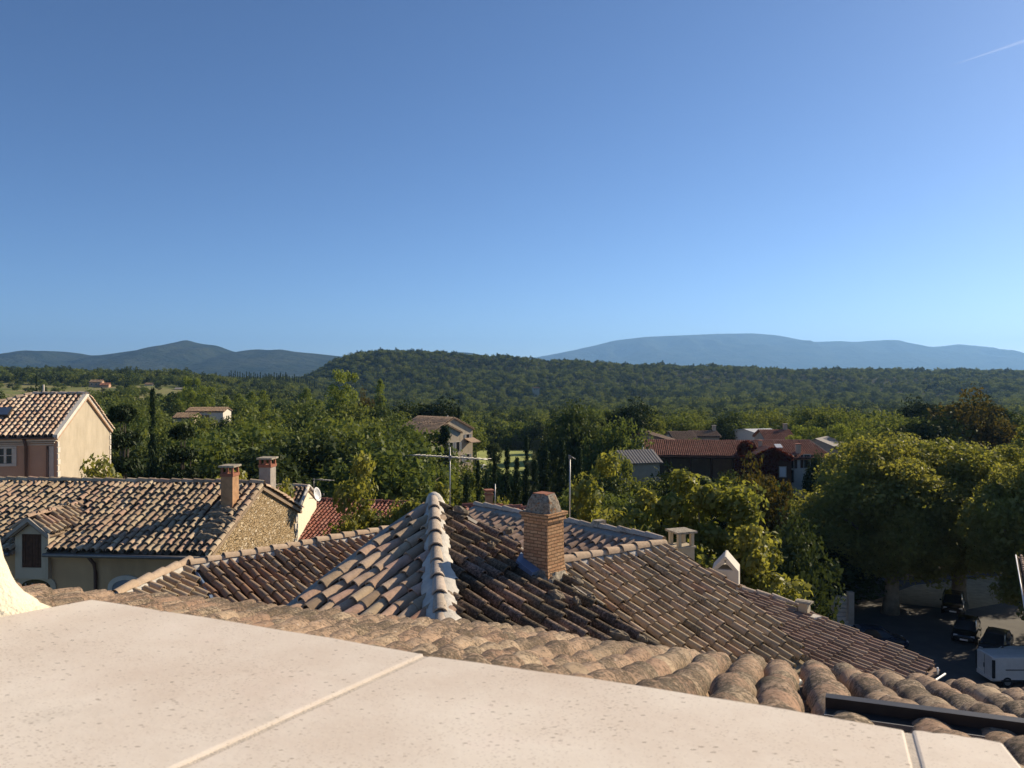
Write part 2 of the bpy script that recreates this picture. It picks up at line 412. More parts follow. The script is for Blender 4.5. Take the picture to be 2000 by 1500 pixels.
def mat_travertine():
    m, nt, N, L, B = new_mat("cream_limestone")
    v = coords(N)
    c = ramp(N, L, noise(N, L, v, 5, 5, .6), [(0.3, (0.73, 0.635, 0.52)), (0.55, (0.81, 0.725, 0.605)), (0.75, (0.82, 0.70, 0.595))])
    c = mix(N, L, ramp(N, L, noise(N, L, v, 2.2, 6, .7), [(0.45, (0, 0, 0)), (0.72, (.55, .55, .55))]), c, (0.60, 0.47, 0.36))
    c = mix(N, L, ramp(N, L, noise(N, L, v, 9, 7, .75), [(0.60, (0, 0, 0)), (0.75, (.4, .4, .4))]), c, (0.52, 0.46, 0.37))
    sp = noise(N, L, v, 120, 3, .6)
    c = mix(N, L, ramp(N, L, sp, [(0.60, (0, 0, 0)), (0.7, (.3, .3, .3))]), c, (0.82, 0.73, 0.58))
    pv = mapping(N, L, v, (70, 190, 120), (0, 0, math.radians(-20)))
    vo = N.new("ShaderNodeTexVoronoi"); vo.inputs["Scale"].default_value = 1.0; L.new(pv, vo.inputs["Vector"])
    dens = noise(N, L, v, 7, 3)
    th = N.new("ShaderNodeMath"); th.operation = 'MULTIPLY_ADD'; L.new(dens, th.inputs[0]); th.inputs[1].default_value = -0.36; L.new(vo.outputs["Distance"], th.inputs[2])
    pit = ramp(N, L, th.outputs[0], [(0.0, (1, 1, 1)), (0.012, (0.0, 0.0, 0.0))])
    sepx = N.new("ShaderNodeSeparateColor"); L.new(vo.outputs["Color"], sepx.inputs[0])
    pm = N.new("ShaderNodeMath"); pm.operation = 'MULTIPLY'; L.new(pit, pm.inputs[0])
    pg = N.new("ShaderNodeMath"); pg.operation = 'GREATER_THAN'; L.new(sepx.outputs[0], pg.inputs[0]); pg.inputs[1].default_value = 0.74
    L.new(pg.outputs[0], pm.inputs[1])
    pv2 = mapping(N, L, v, (150, 340, 200), (0, 0, math.radians(-35)))
    vo2 = N.new("ShaderNodeTexVoronoi"); L.new(pv2, vo2.inputs["Vector"]); vo2.inputs["Scale"].default_value = 1.0
    th2 = N.new("ShaderNodeMath"); th2.operation = 'MULTIPLY_ADD'; L.new(noise(N, L, v, 11, 3), th2.inputs[0]); th2.inputs[1].default_value = -0.40; L.new(vo2.outputs["Distance"], th2.inputs[2])
    c = mix(N, L, ramp(N, L, th2.outputs[0], [(0.0, (.55, .55, .55)), (0.03, (0, 0, 0))]), c, (0.40, 0.32, 0.24))
    p2 = N.new("ShaderNodeMath"); p2.operation = 'MULTIPLY'; L.new(pm.outputs[0], p2.inputs[0]); p2.inputs[1].default_value = 0.75
    c = mix(N, L, p2.outputs[0], c, (0.22, 0.17, 0.12))
    L.new(c, B.inputs["Base Color"]); B.inputs["Roughness"].default_value = 0.75; B.inputs["Specular IOR Level"].default_value = 0.2
    hs = N.new("ShaderNodeMath"); hs.operation = 'MULTIPLY_ADD'; L.new(pm.outputs[0], hs.inputs[0]); hs.inputs[1].default_value = -0.8; L.new(sp, hs.inputs[2])
    bump(N, L, B, hs.outputs[0], 0.10, 0.003)
    return m
M['limestone'] = mat_travertine()

def mat_leaf(name, a, b, c, trans=0.35, gloss=0.012):
    m, nt, N, L, B = new_mat(name)
    N.remove(B)
    at = N.new("ShaderNodeAttribute"); at.attribute_name = "tone"
    oi = N.new("ShaderNodeObjectInfo")
    col = ramp(N, L, at.outputs["Fac"], [(0, a), (1, b)])
    f = N.new("ShaderNodeMath"); f.operation = 'MULTIPLY'; L.new(oi.outputs["Random"], f.inputs[0]); f.inputs[1].default_value = 0.75
    col = mix(N, L, f.outputs[0], col, c)
    d = N.new("ShaderNodeBsdfDiffuse"); L.new(col, d.inputs[0])
    t = N.new("ShaderNodeBsdfTranslucent")
    tc = mix(N, L, 1.0, col, (1.42, 1.26, 0.68), 'MULTIPLY'); L.new(tc, t.inputs[0])
    x = N.new("ShaderNodeMixShader"); x.inputs[0].default_value = trans
    L.new(d.outputs[0], x.inputs[1]); L.new(t.outputs[0], x.inputs[2])
    g = N.new("ShaderNodeBsdfGlossy"); g.inputs["Roughness"].default_value = 0.5; g.inputs[0].default_value = (0.9, 0.9, 0.8, 1)
    y = N.new("ShaderNodeMixShader"); y.inputs[0].default_value = gloss
    L.new(x.outputs[0], y.inputs[1]); L.new(g.outputs[0], y.inputs[2])
    L.new(y.outputs[0], nt.nodes["Material Output"].inputs[0])
    return m
M['leaf_plane'] = mat_leaf("leaf_plane_tree", (0.135, 0.16, 0.038), (0.265, 0.27, 0.072), (0.165, 0.195, 0.046), 0.55, 0.03)
M['leaf_plane_dark'] = mat_leaf("leaf_plane_tree_dark", (0.065, 0.085, 0.02), (0.115, 0.125, 0.03), (0.085, 0.10, 0.025), 0.38, 0.03)
M['leaf_oak'] = mat_leaf("leaf_oak", (0.070, 0.105, 0.030), (0.122, 0.165, 0.048), (0.165, 0.195, 0.052), 0.40)
M['leaf_holm'] = mat_leaf("leaf_holm_oak", (0.028, 0.045, 0.018), (0.054, 0.078, 0.029), (0.075, 0.105, 0.034), 0.26)
M['leaf_light'] = mat_leaf("leaf_poplar", (0.14, 0.19, 0.04), (0.21, 0.26, 0.06), (0.14, 0.19, 0.045), 0.5)
M['leaf_cypress'] = mat_leaf("leaf_cypress", (0.024, 0.044, 0.018), (0.044, 0.070, 0.026), (0.030, 0.05, 0.018), 0.12)
M['leaf_conifer'] = mat_leaf("leaf_conifer", (0.018, 0.033, 0.013), (0.036, 0.054, 0.019), (0.028, 0.045, 0.016), 0.15)
M['leaf_olive'] = mat_leaf("leaf_olive", (0.13, 0.14, 0.08), (0.18, 0.19, 0.12), (0.12, 0.14, 0.075), 0.25)
M['leaf_autumn'] = mat_leaf("leaf_bronze", (0.065, 0.060, 0.016), (0.12, 0.095, 0.028), (0.085, 0.075, 0.02), 0.35)
M['leaf_creeper'] = mat_leaf("leaf_red_creeper", (0.09, 0.018, 0.012), (0.17, 0.03, 0.018), (0.11, 0.03, 0.016), 0.3)

def mat_ground():
    m, nt, N, L, B = new_mat("countryside")
    v = coords(N)
    f = noise(N, L, v, 0.016, 5, .6)
    c = ramp(N, L, f, [(0.35, (0.09, 0.12, 0.035)), (0.47, (0.22, 0.24, 0.08)), (0.58, (0.32, 0.28, 0.14)), (0.68, (0.14, 0.17, 0.05))])
    c = mix(N, L, ramp(N, L, noise(N, L, v, 0.5, 6, .7), [(0.3, (0, 0, 0)), (0.8, (.6, .6, .6))]), c, (0.06, 0.065, 0.025))
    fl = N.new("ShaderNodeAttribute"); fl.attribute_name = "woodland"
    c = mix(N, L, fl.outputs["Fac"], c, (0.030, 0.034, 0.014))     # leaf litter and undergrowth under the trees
    L.new(c, B.inputs["Base Color"]); B.inputs["Roughness"].default_value = 1.0; B.inputs["Specular IOR Level"].default_value = 0.05
    bump(N, L, B, noise(N, L, v, 2, 4), 0.5, 0.3)
    return m
M['ground'] = mat_ground()
M['meadow'] = mat_plain("meadow_grass", (0.28, 0.31, 0.08), 1.0, 0.35, 0.25, bmp=0.4)
def mat_asphalt():
    m, nt, N, L, B = new_mat("square_paving")
    v = coords(N)
    c = ramp(N, L, noise(N, L, v, 0.6, 6, .65), [(0.3, (0.055, 0.053, 0.052)), (0.7, (0.11, 0.103, 0.095))])
    c = mix(N, L, ramp(N, L, noise(N, L, v, 40, 3), [(0.4, (0, 0, 0)), (0.8, (.5, .5, .5))]), c, (0.14, 0.13, 0.115))
    L.new(c, B.inputs["Base Color"]); B.inputs["Roughness"].default_value = 0.9
    bump(N, L, B, noise(N, L, v, 60, 3), 0.2, 0.01)
    return m
M['asphalt'] = mat_asphalt()
M['sunlit_sand'] = mat_plain("sunlit_gravel", (0.36, 0.29, 0.19), 1.0, 0.25, 1.5, bmp=0.3)
def mat_mountain(name, a, b):
    m, nt, N, L, B = new_mat(name)
    v = coords(N)
    c = ramp(N, L, noise(N, L, v, 0.0035, 8, .65), [(0.35, a), (0.6, b)])
    g = N.new("ShaderNodeNewGeometry"); s = N.new("ShaderNodeSeparateXYZ"); L.new(g.outputs["Position"], s.inputs[0])
    L.new(c, B.inputs["Base Color"]); B.inputs["Roughness"].default_value = 1.0; B.inputs["Specular IOR Level"].default_value = 0.0
    bump(N, L, B, noise(N, L, v, 0.01, 8, .6), 1.0, 40)
    return m
M['mountain'] = mat_mountain("wooded_mountain", (0.020, 0.034, 0.024), (0.050, 0.062, 0.042))

# ------------------------------------------------------------------ terrain
def smooth(a, b, x):
    t = np.clip((x - a) / (b - a + 0.0), 0, 1); return t * t * (3 - 2 * t)

crest_px = np.array([-900, 0, 120, 260, 400, 480, 540, 590, 640, 700, 750, 800, 850, 900, 1000, 1100, 1200, 1300, 1400, 1500, 1600, 1700, 1800, 1900, 2000, 3000], float)
crest_py = np.array([722, 716, 720, 724, 734, 737, 737, 732, 712, 691, 684, 687, 690, 695, 700, 706, 712, 714, 719, 722, 724, 722, 723, 726, 729, 735], float)

def hash2(ix, iy):
    h = np.sin(ix * 127.1 + iy * 311.7) * 43758.5453
    return h - np.floor(h)
def vnoise(x, y):
    ix, iy = np.floor(x), np.floor(y); fx, fy = x - ix, y - iy
    fx = fx * fx * (3 - 2 * fx); fy = fy * fy * (3 - 2 * fy)
    a = hash2(ix, iy) * (1 - fx) + hash2(ix + 1, iy) * fx
    b = hash2(ix, iy + 1) * (1 - fx) + hash2(ix + 1, iy + 1) * fx
    return a * (1 - fy) + b * fy

def terrain(x, y):
    x = np.asarray(x, float); y = np.asarray(y, float)
    yy = np.maximum(y, 1.0)
    px = 1000 + F * x / np.maximum(yy, 60)
    cy = np.interp(px, crest_px, crest_py)
    zr = (HZ - cy) / F * 1400 - 6
    zl = (HZ - cy) / F * 900 - 9
    right = np.interp(yy, [0, 85, 120, 200, 300, 500, 800, 940], [-20, -20, -19.6, -21, -26, -31, -34, -31])
    t = smooth(900, 1400, yy)
    right = right * (1 - t) + zr * t
    t = smooth(1400, 2600, yy); right = right * (1 - t) + (-45) * t
    left = np.interp(yy, [0, 85, 120, 200, 350, 550, 750], [-20, -20, -19.6, -21, -24, -21, -16])
    far_left = np.interp(yy, [0, 85, 120, 200, 300, 350, 450, 560, 700], [-20, -20, -19.6, -20, -15, -13.2, -11.2, -9.6, -7])
    wl = smooth(500, 340, px); left = left * (1 - wl) + far_left * wl
    t = smooth(600, 900, yy); left = left * (1 - t) + zl * t
    t = smooth(950, 2000, yy); left = left * (1 - t) + (-30) * t
    w = smooth(-0.30, -0.215, (px - 1000) / F)
    z = left * (1 - w) + right * w
    nz = (vnoise(x / 70, y / 70) - .5) * 4 + (vnoise(x / 23, y / 23) - .5) * 1.5
    z = z + nz * smooth(130, 400, yy) + ((vnoise(x / 120 + 3, y / 95) - .5) * 13 + (vnoise(x / 45, y / 60 + 7) - .5) * 5) * smooth(850, 1050, yy) * w
    return CZ + z

def gz(x, y): return float(terrain(x, y))

def build_ground():
    ys = [-80, -30, 0, 20, 40, 60, 80, 100] + list(np.linspace(120, 500, 39)) + list(np.linspace(520, 1600, 73)) + [1700, 1850, 2000, 2300, 2600, 3200, 4500, 7000, 10000, 17000]
    us = np.linspace(-1.7, 1.7, 171)
    V = []
    for y in ys:
        x = us * (max(y, 0) + 120)
        z = terrain(x, np.full_like(x, y))
        V.append(np.stack([x, np.full_like(x, y), z], 1))
    V = np.concatenate(V)
    n = len(us); fl = []
    for i in range(len(ys) - 1):
        for j in range(n - 1):
            fl += [i * n + j, i * n + j + 1, (i + 1) * n + j + 1, (i + 1) * n + j]
    me = np_mesh("ground", V, fl, [4] * (len(fl) // 4), smooth=True)
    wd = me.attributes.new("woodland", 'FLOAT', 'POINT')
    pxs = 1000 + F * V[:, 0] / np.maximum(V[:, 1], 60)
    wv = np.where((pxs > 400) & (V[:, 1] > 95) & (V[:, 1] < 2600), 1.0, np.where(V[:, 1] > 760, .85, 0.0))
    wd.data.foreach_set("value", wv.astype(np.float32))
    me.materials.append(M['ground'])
    tag(link("ground", me), "rolling wooded countryside around the village", "ground", kind="structure")
build_ground()

def flat(name, pts, z, mat, label, cat, kind="structure"):
    mb = MB(); mb.add([(x, y, z) for x, y in pts], [list(range(len(pts)))])
    return tag(mb.build(name, mat), label, cat, kind=kind)
flat("square", [(-26, -10), (70, -10), (84, 100), (14, 100), (-26, 60)], 0.02, M['asphalt'], "dark paved village square in the shade of the plane trees", "square")
flat("sun_patch", [(32, 70), (38, 67), (60, 77), (58, 82), (38, 75)], 0.03, M['sunlit_sand'], "painted patch of sunlight, a pale sandy strip crossing the square beyond the trunks", "light_patch")  # sunlight between the trees, painted as paler ground
def build_meadow():
    xs = np.linspace(-8, 9, 24); ys = np.linspace(148, 238, 40)
    X, Y = np.meshgrid(xs, ys)
    X = X * (Y / 180)
    Z = terrain(X, Y) + 0.25
    V = np.stack([X.ravel(), Y.ravel(), Z.ravel()], 1); fl = []
    for i in range(39):
        for j in range(23):
            a = i * 24 + j; fl += [a, a + 1, a + 25, a + 24]
    me = np_mesh("meadow", V, fl, [4] * (len(fl) // 4), smooth=True); me.materials.append(M['meadow'])
    tag(link("meadow", me), "sunlit mown meadow beside the farmhouse", "meadow", kind="structure")
build_meadow()

# distant mountains: real ridges with thickness, kilometres away
def mountain(name, pts, D, depth, label, seed, base=-40):
    pts = np.array(pts, float)
    px = np.arange(pts[0, 0], pts[-1, 0] + 1, 5.0)
    py = np.interp(px, pts[:, 0], pts[:, 1])
    k = np.array([1, 2, 3, 2, 1.]) / 9
    py2 = np.convolve(np.pad(py, 2, mode='edge'), k, 'valid')
    u = (px - 1000) / F
    h = (HZ - py2) / F * D - base
    h = np.maximum(h, 1)
    r = np.random.default_rng(seed)
    vv = np.linspace(-1, 1, 41)
    V = []
    for v in vv:
        y = D + v * depth
        x = u * D * (1 + 0.25 * v * depth / D)
        prof = (1 - abs(v)) ** 0.85
        gul = (vnoise(x / 420 + seed, np.full_like(x, y) / 900) - .5) * 0.55 + (vnoise(x / 170 + seed, np.full_like(x, y) / 350) - .5) * 0.25
        z = base + h * prof * (1 + gul * min(1, 3 * abs(v)) * (1 - abs(v)) * 1.2)
        V.append(np.stack([x, np.full_like(x, y), CZ + z], 1))
    V = np.concatenate(V); n = len(px); fl = []
    for i in range(40):
        for j in range(n - 1):
            fl += [i * n + j, i * n + j + 1, (i + 1) * n + j + 1, (i + 1) * n + j]
    me = np_mesh(name, V, fl, [4] * (len(fl) // 4), smooth=True)
    me.materials.append(M['mountain'])
    tag(link(name, me), label, "mountain", kind="structure")
mountain("mountain", [(-500, 715), (-200, 700), (-60, 697), (0, 692), (30, 686), (48, 684), (80, 686), (130, 687), (162, 694), (200, 694), (230, 689), (280, 682), (325, 672), (350, 667), (363, 663), (378, 668), (395, 672), (425, 675), (445, 683), (463, 689), (480, 684), (503, 682), (525, 684), (548, 682), (575, 687), (620, 691), (700, 700), (800, 712), (900, 726)], 5200, 1500, "blue wooded mountain with a pointed summit at the left", 3)
mountain("hill", [(700, 728), (800, 710), (860, 691), (885, 687), (920, 689), (965, 698), (1040, 712), (1120, 728)], 5600, 1000, "low blue hill between the two mountains", 5)
mountain("mountain", [(880, 728), (1000, 708), (1035, 700), (1070, 694), (1150, 678), (1200, 665), (1260, 658), (1330, 655), (1400, 652), (1470, 651), (1520, 655), (1560, 663), (1590, 668), (1640, 666), (1670, 668), (1710, 665), (1745, 665), (1780, 675), (1800, 678), (1840, 677), (1872, 672), (1900, 675), (1940, 683), (2000, 693), (2100, 703), (2300, 715), (2600, 728)], 13500, 2800, "long pale blue mountain ridge at the right", 9)

# ------------------------------------------------------------------ roofs of barrel tiles
class Plane:
    def __init__(s, o, d, sl):
        s.o = Vector(o); l = math.hypot(*d); s.d = (d[0] / l, d[1] / l); s.s = sl
        k = math.sqrt(1 + sl * sl)
        s.a = Vector((s.d[1], -s.d[0], 0))
        s.b = Vector((s.d[0] / k, s.d[1] / k, -sl / k))
        s.n = s.a.cross(s.b)
    def z(s, x, y): return s.o.z - s.s * ((x - s.o.x) * s.d[0] + (y - s.o.y) * s.d[1])
    def ray(s, px, py):
        r = Vector(((px - 1000) / F, 1.0, (HZ - py) / F)); c = Vector((0, 0, CZ))
        t = (s.o - c).dot(s.n) / r.dot(s.n)
        return c + r * t
    def ab(s, p): q = Vector(p) - s.o; return q.dot(s.a), q.dot(s.b)
    def at(s, a, b, h=0.0): return s.o + s.a * a + s.b * b + s.n * h

def tile_templates(n=7, rings=2, r_low=0.086, r_up=0.068, L=0.45, hgt=1.2, lift=0.034, th=0.016):
    ang = np.linspace(0, math.pi, n + 1)
    V = []; Fc = []; sm = []
    for i in range(rings):
        t = i / (rings - 1)
        r = r_up + (r_low - r_up) * t
        V.append(np.stack([r * np.cos(ang), np.full(n + 1, -L / 2 + L * t), r * hgt * np.sin(ang) + lift * t], 1))
    low = V[-1].copy()
    inn = np.stack([(r_low - th) * np.cos(ang), np.full(n + 1, L / 2), (r_low - th) * hgt * np.sin(ang) + lift], 1)
    V += [low, inn]
    m = n + 1
    for i in range(rings - 1):
        for j in range(n):
            Fc.append((i * m + j, i * m + j + 1, (i + 1) * m + j + 1, (i + 1) * m + j)); sm.append(True)
    b = rings * m
    for j in range(n):
        Fc.append((b + j, b + j + 1, b + m + j + 1, b + m + j)); sm.append(False)
    cover = (np.concatenate(V), np.array(Fc), np.array(sm))
    k = 4
    xs = np.linspace(-1, 1, k + 1)
    V = []; Fc = []
    for i, y in enumerate((-L / 2, L / 2)):
        w = 0.115 if i == 0 else 0.10
        V.append(np.stack([xs * w, np.full(k + 1, y), 0.085 * xs ** 2 - 0.055 + 0.012 * i], 1))
    for j in range(k): Fc.append((j, j + 1, k + 2 + j, k + 1 + j))
    # front lip of the channel tile
    chan = (np.concatenate(V), np.array(Fc)[:, ::-1], np.ones(k, bool))
    return cover, chan

TPL = tile_templates()
TPL_NEAR = tile_templates(14, 7, 0.100, 0.074, 0.47, 1.0, 0.05, 0.02)

def intervals(poly, a):
    xs = []
    n = len(poly)
    for i in range(n):
        (a0, b0), (a1, b1) = poly[i], poly[(i + 1) % n]
        if (a0 <= a) != (a1 <= a):
            xs.append(b0 + (b1 - b0) * (a - a0) / (a1 - a0))
    xs.sort()
    return [(xs[i], xs[i + 1]) for i in range(0, len(xs) - 1, 2)]

def tile_roof(name, plane, pts, mat, parent, pitch=0.24, expo=0.36, seed=0, tpl=None, jit=1.0, anchor='grid', lump=0.0, deck=0.10, wav=0.0, skip=None):
    """barrel tiles over the polygon pts (world points on the plane), columns running down the slope"""
    r = np.random.default_rng(seed)
    cover, chan = tpl or TPL
    poly = [plane.ab(p) for p in pts]
    amin = min(p[0] for p in poly); amax = max(p[0] for p in poly)
    s0 = pitch / 0.24; L = expo + 0.09
    Vs = []; Fs = []; T = []; S = []; base = 0
    A = np.array(plane.a); B = np.array(plane.b); Nn = np.array(plane.n); O = np.array(plane.o)
    def put(tp, a, b, rot, sx, sy, h, tone, tilt, lumpy):
        nonlocal base
        V, Fc, sm = tp
        x = V[:, 0] * sx; y = V[:, 1] * sy; z = V[:, 2] * sx + V[:, 1] * tilt
        if lumpy:
            q = (vnoise(V[:, 0] * 25 + a * 37, V[:, 1] * 18 + b * 31) - .5) * lumpy
            x = x + q * .6; z = z + q
            y = y + (vnoise(V[:, 0] * 40 + a * 7, V[:, 2] * 40 + b * 5) - .5) * lumpy * 1.6
        ca, sa = math.cos(rot), math.sin(rot)
        xa = x * ca - y * sa + a; yb = x * sa + y * ca + b
        P = O + np.outer(xa, A) + np.outer(yb, B) + np.outer(z + h, Nn)
        Vs.append(P); Fs.append(Fc + base); base += len(V)
        T.append(np.full(len(Fc), tone)); S.append(sm)
    k0 = math.floor(amin / pitch) ; k1 = math.ceil(amax / pitch)
    for k in range(k0, k1 + 1):
        for half, tp in ((0.0, cover), (0.5, chan)):
            ac = (k + half) * pitch + r.normal(0, 0.006 * jit)
            colrot = r.normal(0, 0.004 * jit)
            for b0, b1 in intervals(poly, ac):
                if b1 - b0 < 0.12: continue
                off = r.uniform(-0.06, 0.06) * jit
                if anchor == 'eave':
                    start = b1 + off * .35
                else:
                    start = math.floor((b1 - off) / expo) * expo + off
                    if b1 - start > expo * .5: start += expo * .5
                b = start
                cw = r.normal(0, 0.004)
                while b - L * 0.55 > b0:
                    cb = b - L / 2
                    dl = r.normal(0, 0.012) * jit
                    a_ = ac + (cb - b1) * colrot + r.normal(0, 0.006) * jit + wav * math.sin(cb * 1.7 + k * .4)
                    if skip is None or not skip(plane.at(a_, cb)):
                        if r.random() < .025 * jit: dl += r.uniform(-.03, .09)
                        und = (float(vnoise(np.array(a_ / 1.3 + seed), np.array(cb / 1.6))) - .5) * .055 * jit
                        put(tp, a_, cb + dl, r.normal(0, 0.035) * jit, s0 * (1 + r.normal(0, 0.035)), L / 0.45 * (1 + r.normal(0, 0.02)),
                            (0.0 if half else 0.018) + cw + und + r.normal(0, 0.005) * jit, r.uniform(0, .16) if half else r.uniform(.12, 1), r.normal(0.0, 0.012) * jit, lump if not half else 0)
                    b -= expo
    # deck under the tiles
    n = len(poly)
    top = [np.array(plane.at(a, b, -0.075)) for a, b in poly]; bot = [np.array(plane.at(a, b, -0.075 - deck)) for a, b in poly]
    ar = sum(poly[i][0] * poly[(i + 1) % n][1] - poly[(i + 1) % n][0] * poly[i][1] for i in range(n))
    if ar < 0: top.reverse(); bot.reverse()
    V = np.concatenate([np.concatenate(Vs), np.array(top), np.array(bot)])
    fl = [f for Fc in Fs for f in Fc.ravel()]
    counts = [4] * (len(fl) // 4)
    tone = list(np.concatenate(T)); S = list(np.concatenate(S))
    fl += list(range(base, base + n)); counts.append(n)
    fl += list(range(base + 2 * n - 1, base + n - 1, -1)); counts.append(n)
    for i in range(n):
        j = (i + 1) % n
        fl += [base + i, base + n + i, base + n + j, base + j]; counts.append(4)
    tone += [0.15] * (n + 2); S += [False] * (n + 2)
    me = np_mesh(name, V, fl, counts, tone=tone, smooth=S)
    me.materials.append(mat)
    return link(name, me, parent)

def ridge_caps(name, p0, p1, mat, parent, r=0.12, expo=0.38, seed=0, up=0.02, sag=0.0, mortar=None, n=7):
    """a row of barrel tiles along a ridge or hip from p0 to p1, each lapping the next"""
    rr = np.random.default_rng(seed)
    p0 = Vector(p0); p1 = Vector(p1); d = (p1 - p0); Ln = d.length; d.normalize()
    side = Vector((d.y, -d.x, 0)).normalized(); upv = side.cross(d)
    if upv.z < 0: upv = -upv
    k = max(1, int(Ln / expo)); e = Ln / k
    mb = MB()
    for i in range(k):
        tone = rr.uniform(.14, 1)
        rj = 1 + rr.normal(0, 0.05)
        for_r = []
        offs = rr.normal(0, 0.008); hj = rr.normal(0, 0.006)
        for t, q, lift in ((0, 0.80, 0.0), (1, 1.0, 0.028)):
            c = p0 + d * (i * e - 0.05 + t * (e + 0.09)) + side * offs + upv * (up + lift + hj - 0.05)
            c.z -= sag * math.sin(math.pi * min(1, max(0, (i + t) / k)))
            for_r.append([c + side * (r * rj * q * math.cos(a)) + upv * (r * rj * q * math.sin(a)) for a in np.linspace(math.pi, 0, n + 1)])
        lip = [c + side * ((r * rj - 0.018) * math.cos(a)) + upv * ((r * rj - 0.018) * math.sin(a)) for a in np.linspace(math.pi, 0, n + 1)]
        mb.loft(for_r, cap=False, closed=False, tone=tone, smooth=True)
        mb.loft([for_r[1], lip], cap=False, closed=False, tone=tone)
    o = mb.build(name, mat, parent, uv=False)
    return o

def mortar_bed(name, p0, p1, mat, parent, w=0.17, h=0.12, seed=0, seg=0.06, rough=0.03, taper=0.0):
    """rough rounded bank of mortar along a line"""
    rr = np.random.default_rng(seed)
    p0 = Vector(p0); p1 = Vector(p1); d = p1 - p0; Ln = d.length; d.normalize()
    side = Vector((d.y, -d.x, 0)).normalized()
    k = max(2, int(Ln / seg)); rings = []
    wl = 1.0; wr = 1.0
    for i in range(k + 1):
        wl = wl * .7 + .3 * (1 + rr.normal(0, 0.22)); wr = wr * .7 + .3 * (1 + rr.normal(0, 0.22))
        c = p0 + d * (Ln * i / k); ring = []
        for a in np.linspace(math.pi, 0, 10):
            ww = w * (wl if a > math.pi / 2 else wr) * (1 + taper * i / k)
            q = 1 + rr.normal(0, rough)
            ring.append(c + side * (ww * math.cos(a) * q) + Vector((0, 0, h * (math.sin(a) ** 1.3) * q - 0.05)))
        rings.append(ring)
    mb = MB(); mb.loft(rings, cap=True, closed=False, smooth=True)
    return mb.build(name, mat, parent, uv=False)

def body(plane, pts, inset, z0, mat, parent, name="wall", drop=0.16):
    """walls under a roof polygon, down to the ground"""
    P = [Vector(p) for p in pts]
    c = sum(P, Vector()) / len(P)
    top = []; bot = []
    for p in P:
        q = c + (p - c) * (1 - inset / max(1e-3, (p - c).length))
        top.append((q.x, q.y, plane.z(q.x, q.y) - drop)); bot.append((q.x, q.y, z0))
    ar = sum(top[i][0] * top[(i + 1) % len(top)][1] - top[(i + 1) % len(top)][0] * top[i][1] for i in range(len(top)))
    if ar < 0: top.reverse(); bot.reverse()
    mb = MB(); mb.prism(top, bot)
    return mb.build(name, mat, parent)

def basis(ux, uy):                        # unit x axis in plan
    l = math.hypot(ux, uy); return (ux / l, uy / l)

def obox(mb, c, ux, sx, sy, z0, z1, taper=1.0, **k):   # box with its x axis along ux
    return mb.box((c[0], c[1], (z0 + z1) / 2), (sx, sy, z1 - z0), math.atan2(ux[1], ux[0]), taper, **k)

# ------------------------------------------------------------------ the pavilion roof in the middle (near hip, brick chimney)
A0 = W(847, 985, 12.5)
PR = Plane(A0, (0.77, -0.64), 0.38)
PL = Plane(A0, (-0.58, -0.815), 0.38)
house = thing("house", "house under the pointed hipped tile roof with the white mortared ridge and brick chimney", "house", (A0.x, A0.y - 1, 0))
poly_r = [PR.ray(*p) for p in [(846, 984), (861, 985), (1021, 1077), (1100, 1137), (1200, 1209), (1302, 1292), (1400, 1368), (890, 1368)]]
poly_l = [PL.ray(*p) for p in [(849, 984), (828, 989), (756, 1037), (698, 1084), (641, 1127), (565, 1187), (490, 1245), (885, 1300)]]
chim_c = PR.ray(1060, 1118)
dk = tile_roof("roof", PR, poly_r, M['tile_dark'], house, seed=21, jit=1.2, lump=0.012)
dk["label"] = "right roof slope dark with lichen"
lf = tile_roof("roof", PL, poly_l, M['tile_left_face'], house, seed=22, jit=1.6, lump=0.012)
lf["label"] = "left roof slope of pale sunlit tiles"
body(PR, poly_r, 0.25, 0, M['plaster_warm'], house)
body(PL, poly_l, 0.25, 0, M['plaster_warm'], house)
hip0 = W(847, 978, 12.5); hip1 = PR.ray(868, 1255)
hip1.z += 0.06
mortar = mortar_bed("ridge_mortar", hip0 + Vector((0, 0.1, -0.02)), hip1, M['mortar'], house, 0.155, 0.150, seed=3, rough=0.04, taper=0.5)
caps = ridge_caps("ridge_tiles", hip0 + Vector((-0.01, 0, 0.055)), hip1 + Vector((-0.045, 0, 0.05)), M['ridge_old'], house, r=0.098, expo=0.37, seed=5)
# white finial lump at the apex
mb = MB(); ap = hip0 + Vector((0, 0.05, 0.0)); rings = []
for i, (z, rr_) in enumerate([(-.14, .15), (-.05, .15), (.04, .125), (.10, .085), (.13, .03)]):
    rings.append([ap + Vector((rr_ * math.cos(t) * (1 + .08 * math.sin(3 * t + i)), rr_ * math.sin(t), z)) for t in np.linspace(0, 2 * math.pi, 13)[:-1]])
mb.loft(rings, smooth=True); mb.build("ridge_end", M['mortar'], house, uv=False)
# verge strips beside both faces
mb = MB()
for pl_, pts in ((PL, [(828, 989), (756, 1037), (698, 1084), (641, 1127), (565, 1187), (490, 1245)]), (PR, [(861, 985), (1021, 1077), (1100, 1137), (1200, 1209), (1302, 1292), (1400, 1368)])):
    q = [pl_.ray(*p) for p in pts]
    for i in range(len(q) - 1):
        a, b = q[i], q[i + 1]; d = (b - a).normalized(); sd = Vector((d.y, -d.x, 0)).normalized() * .05
        up = Vector((0, 0, .035)); dn = Vector((0, 0, -.14))
        mb.add([a - sd + up, a + sd + up, b + sd + up, b - sd + up, a - sd + dn, a + sd + dn, b + sd + dn, b - sd + dn], [(0, 1, 2, 3), (7, 6, 5, 4), (0, 4, 5, 1), (1, 5, 6, 2), (2, 6, 7, 3), (3, 7, 4, 0)])
mb.build("verge", M['grey_mortar'], house, uv=False)

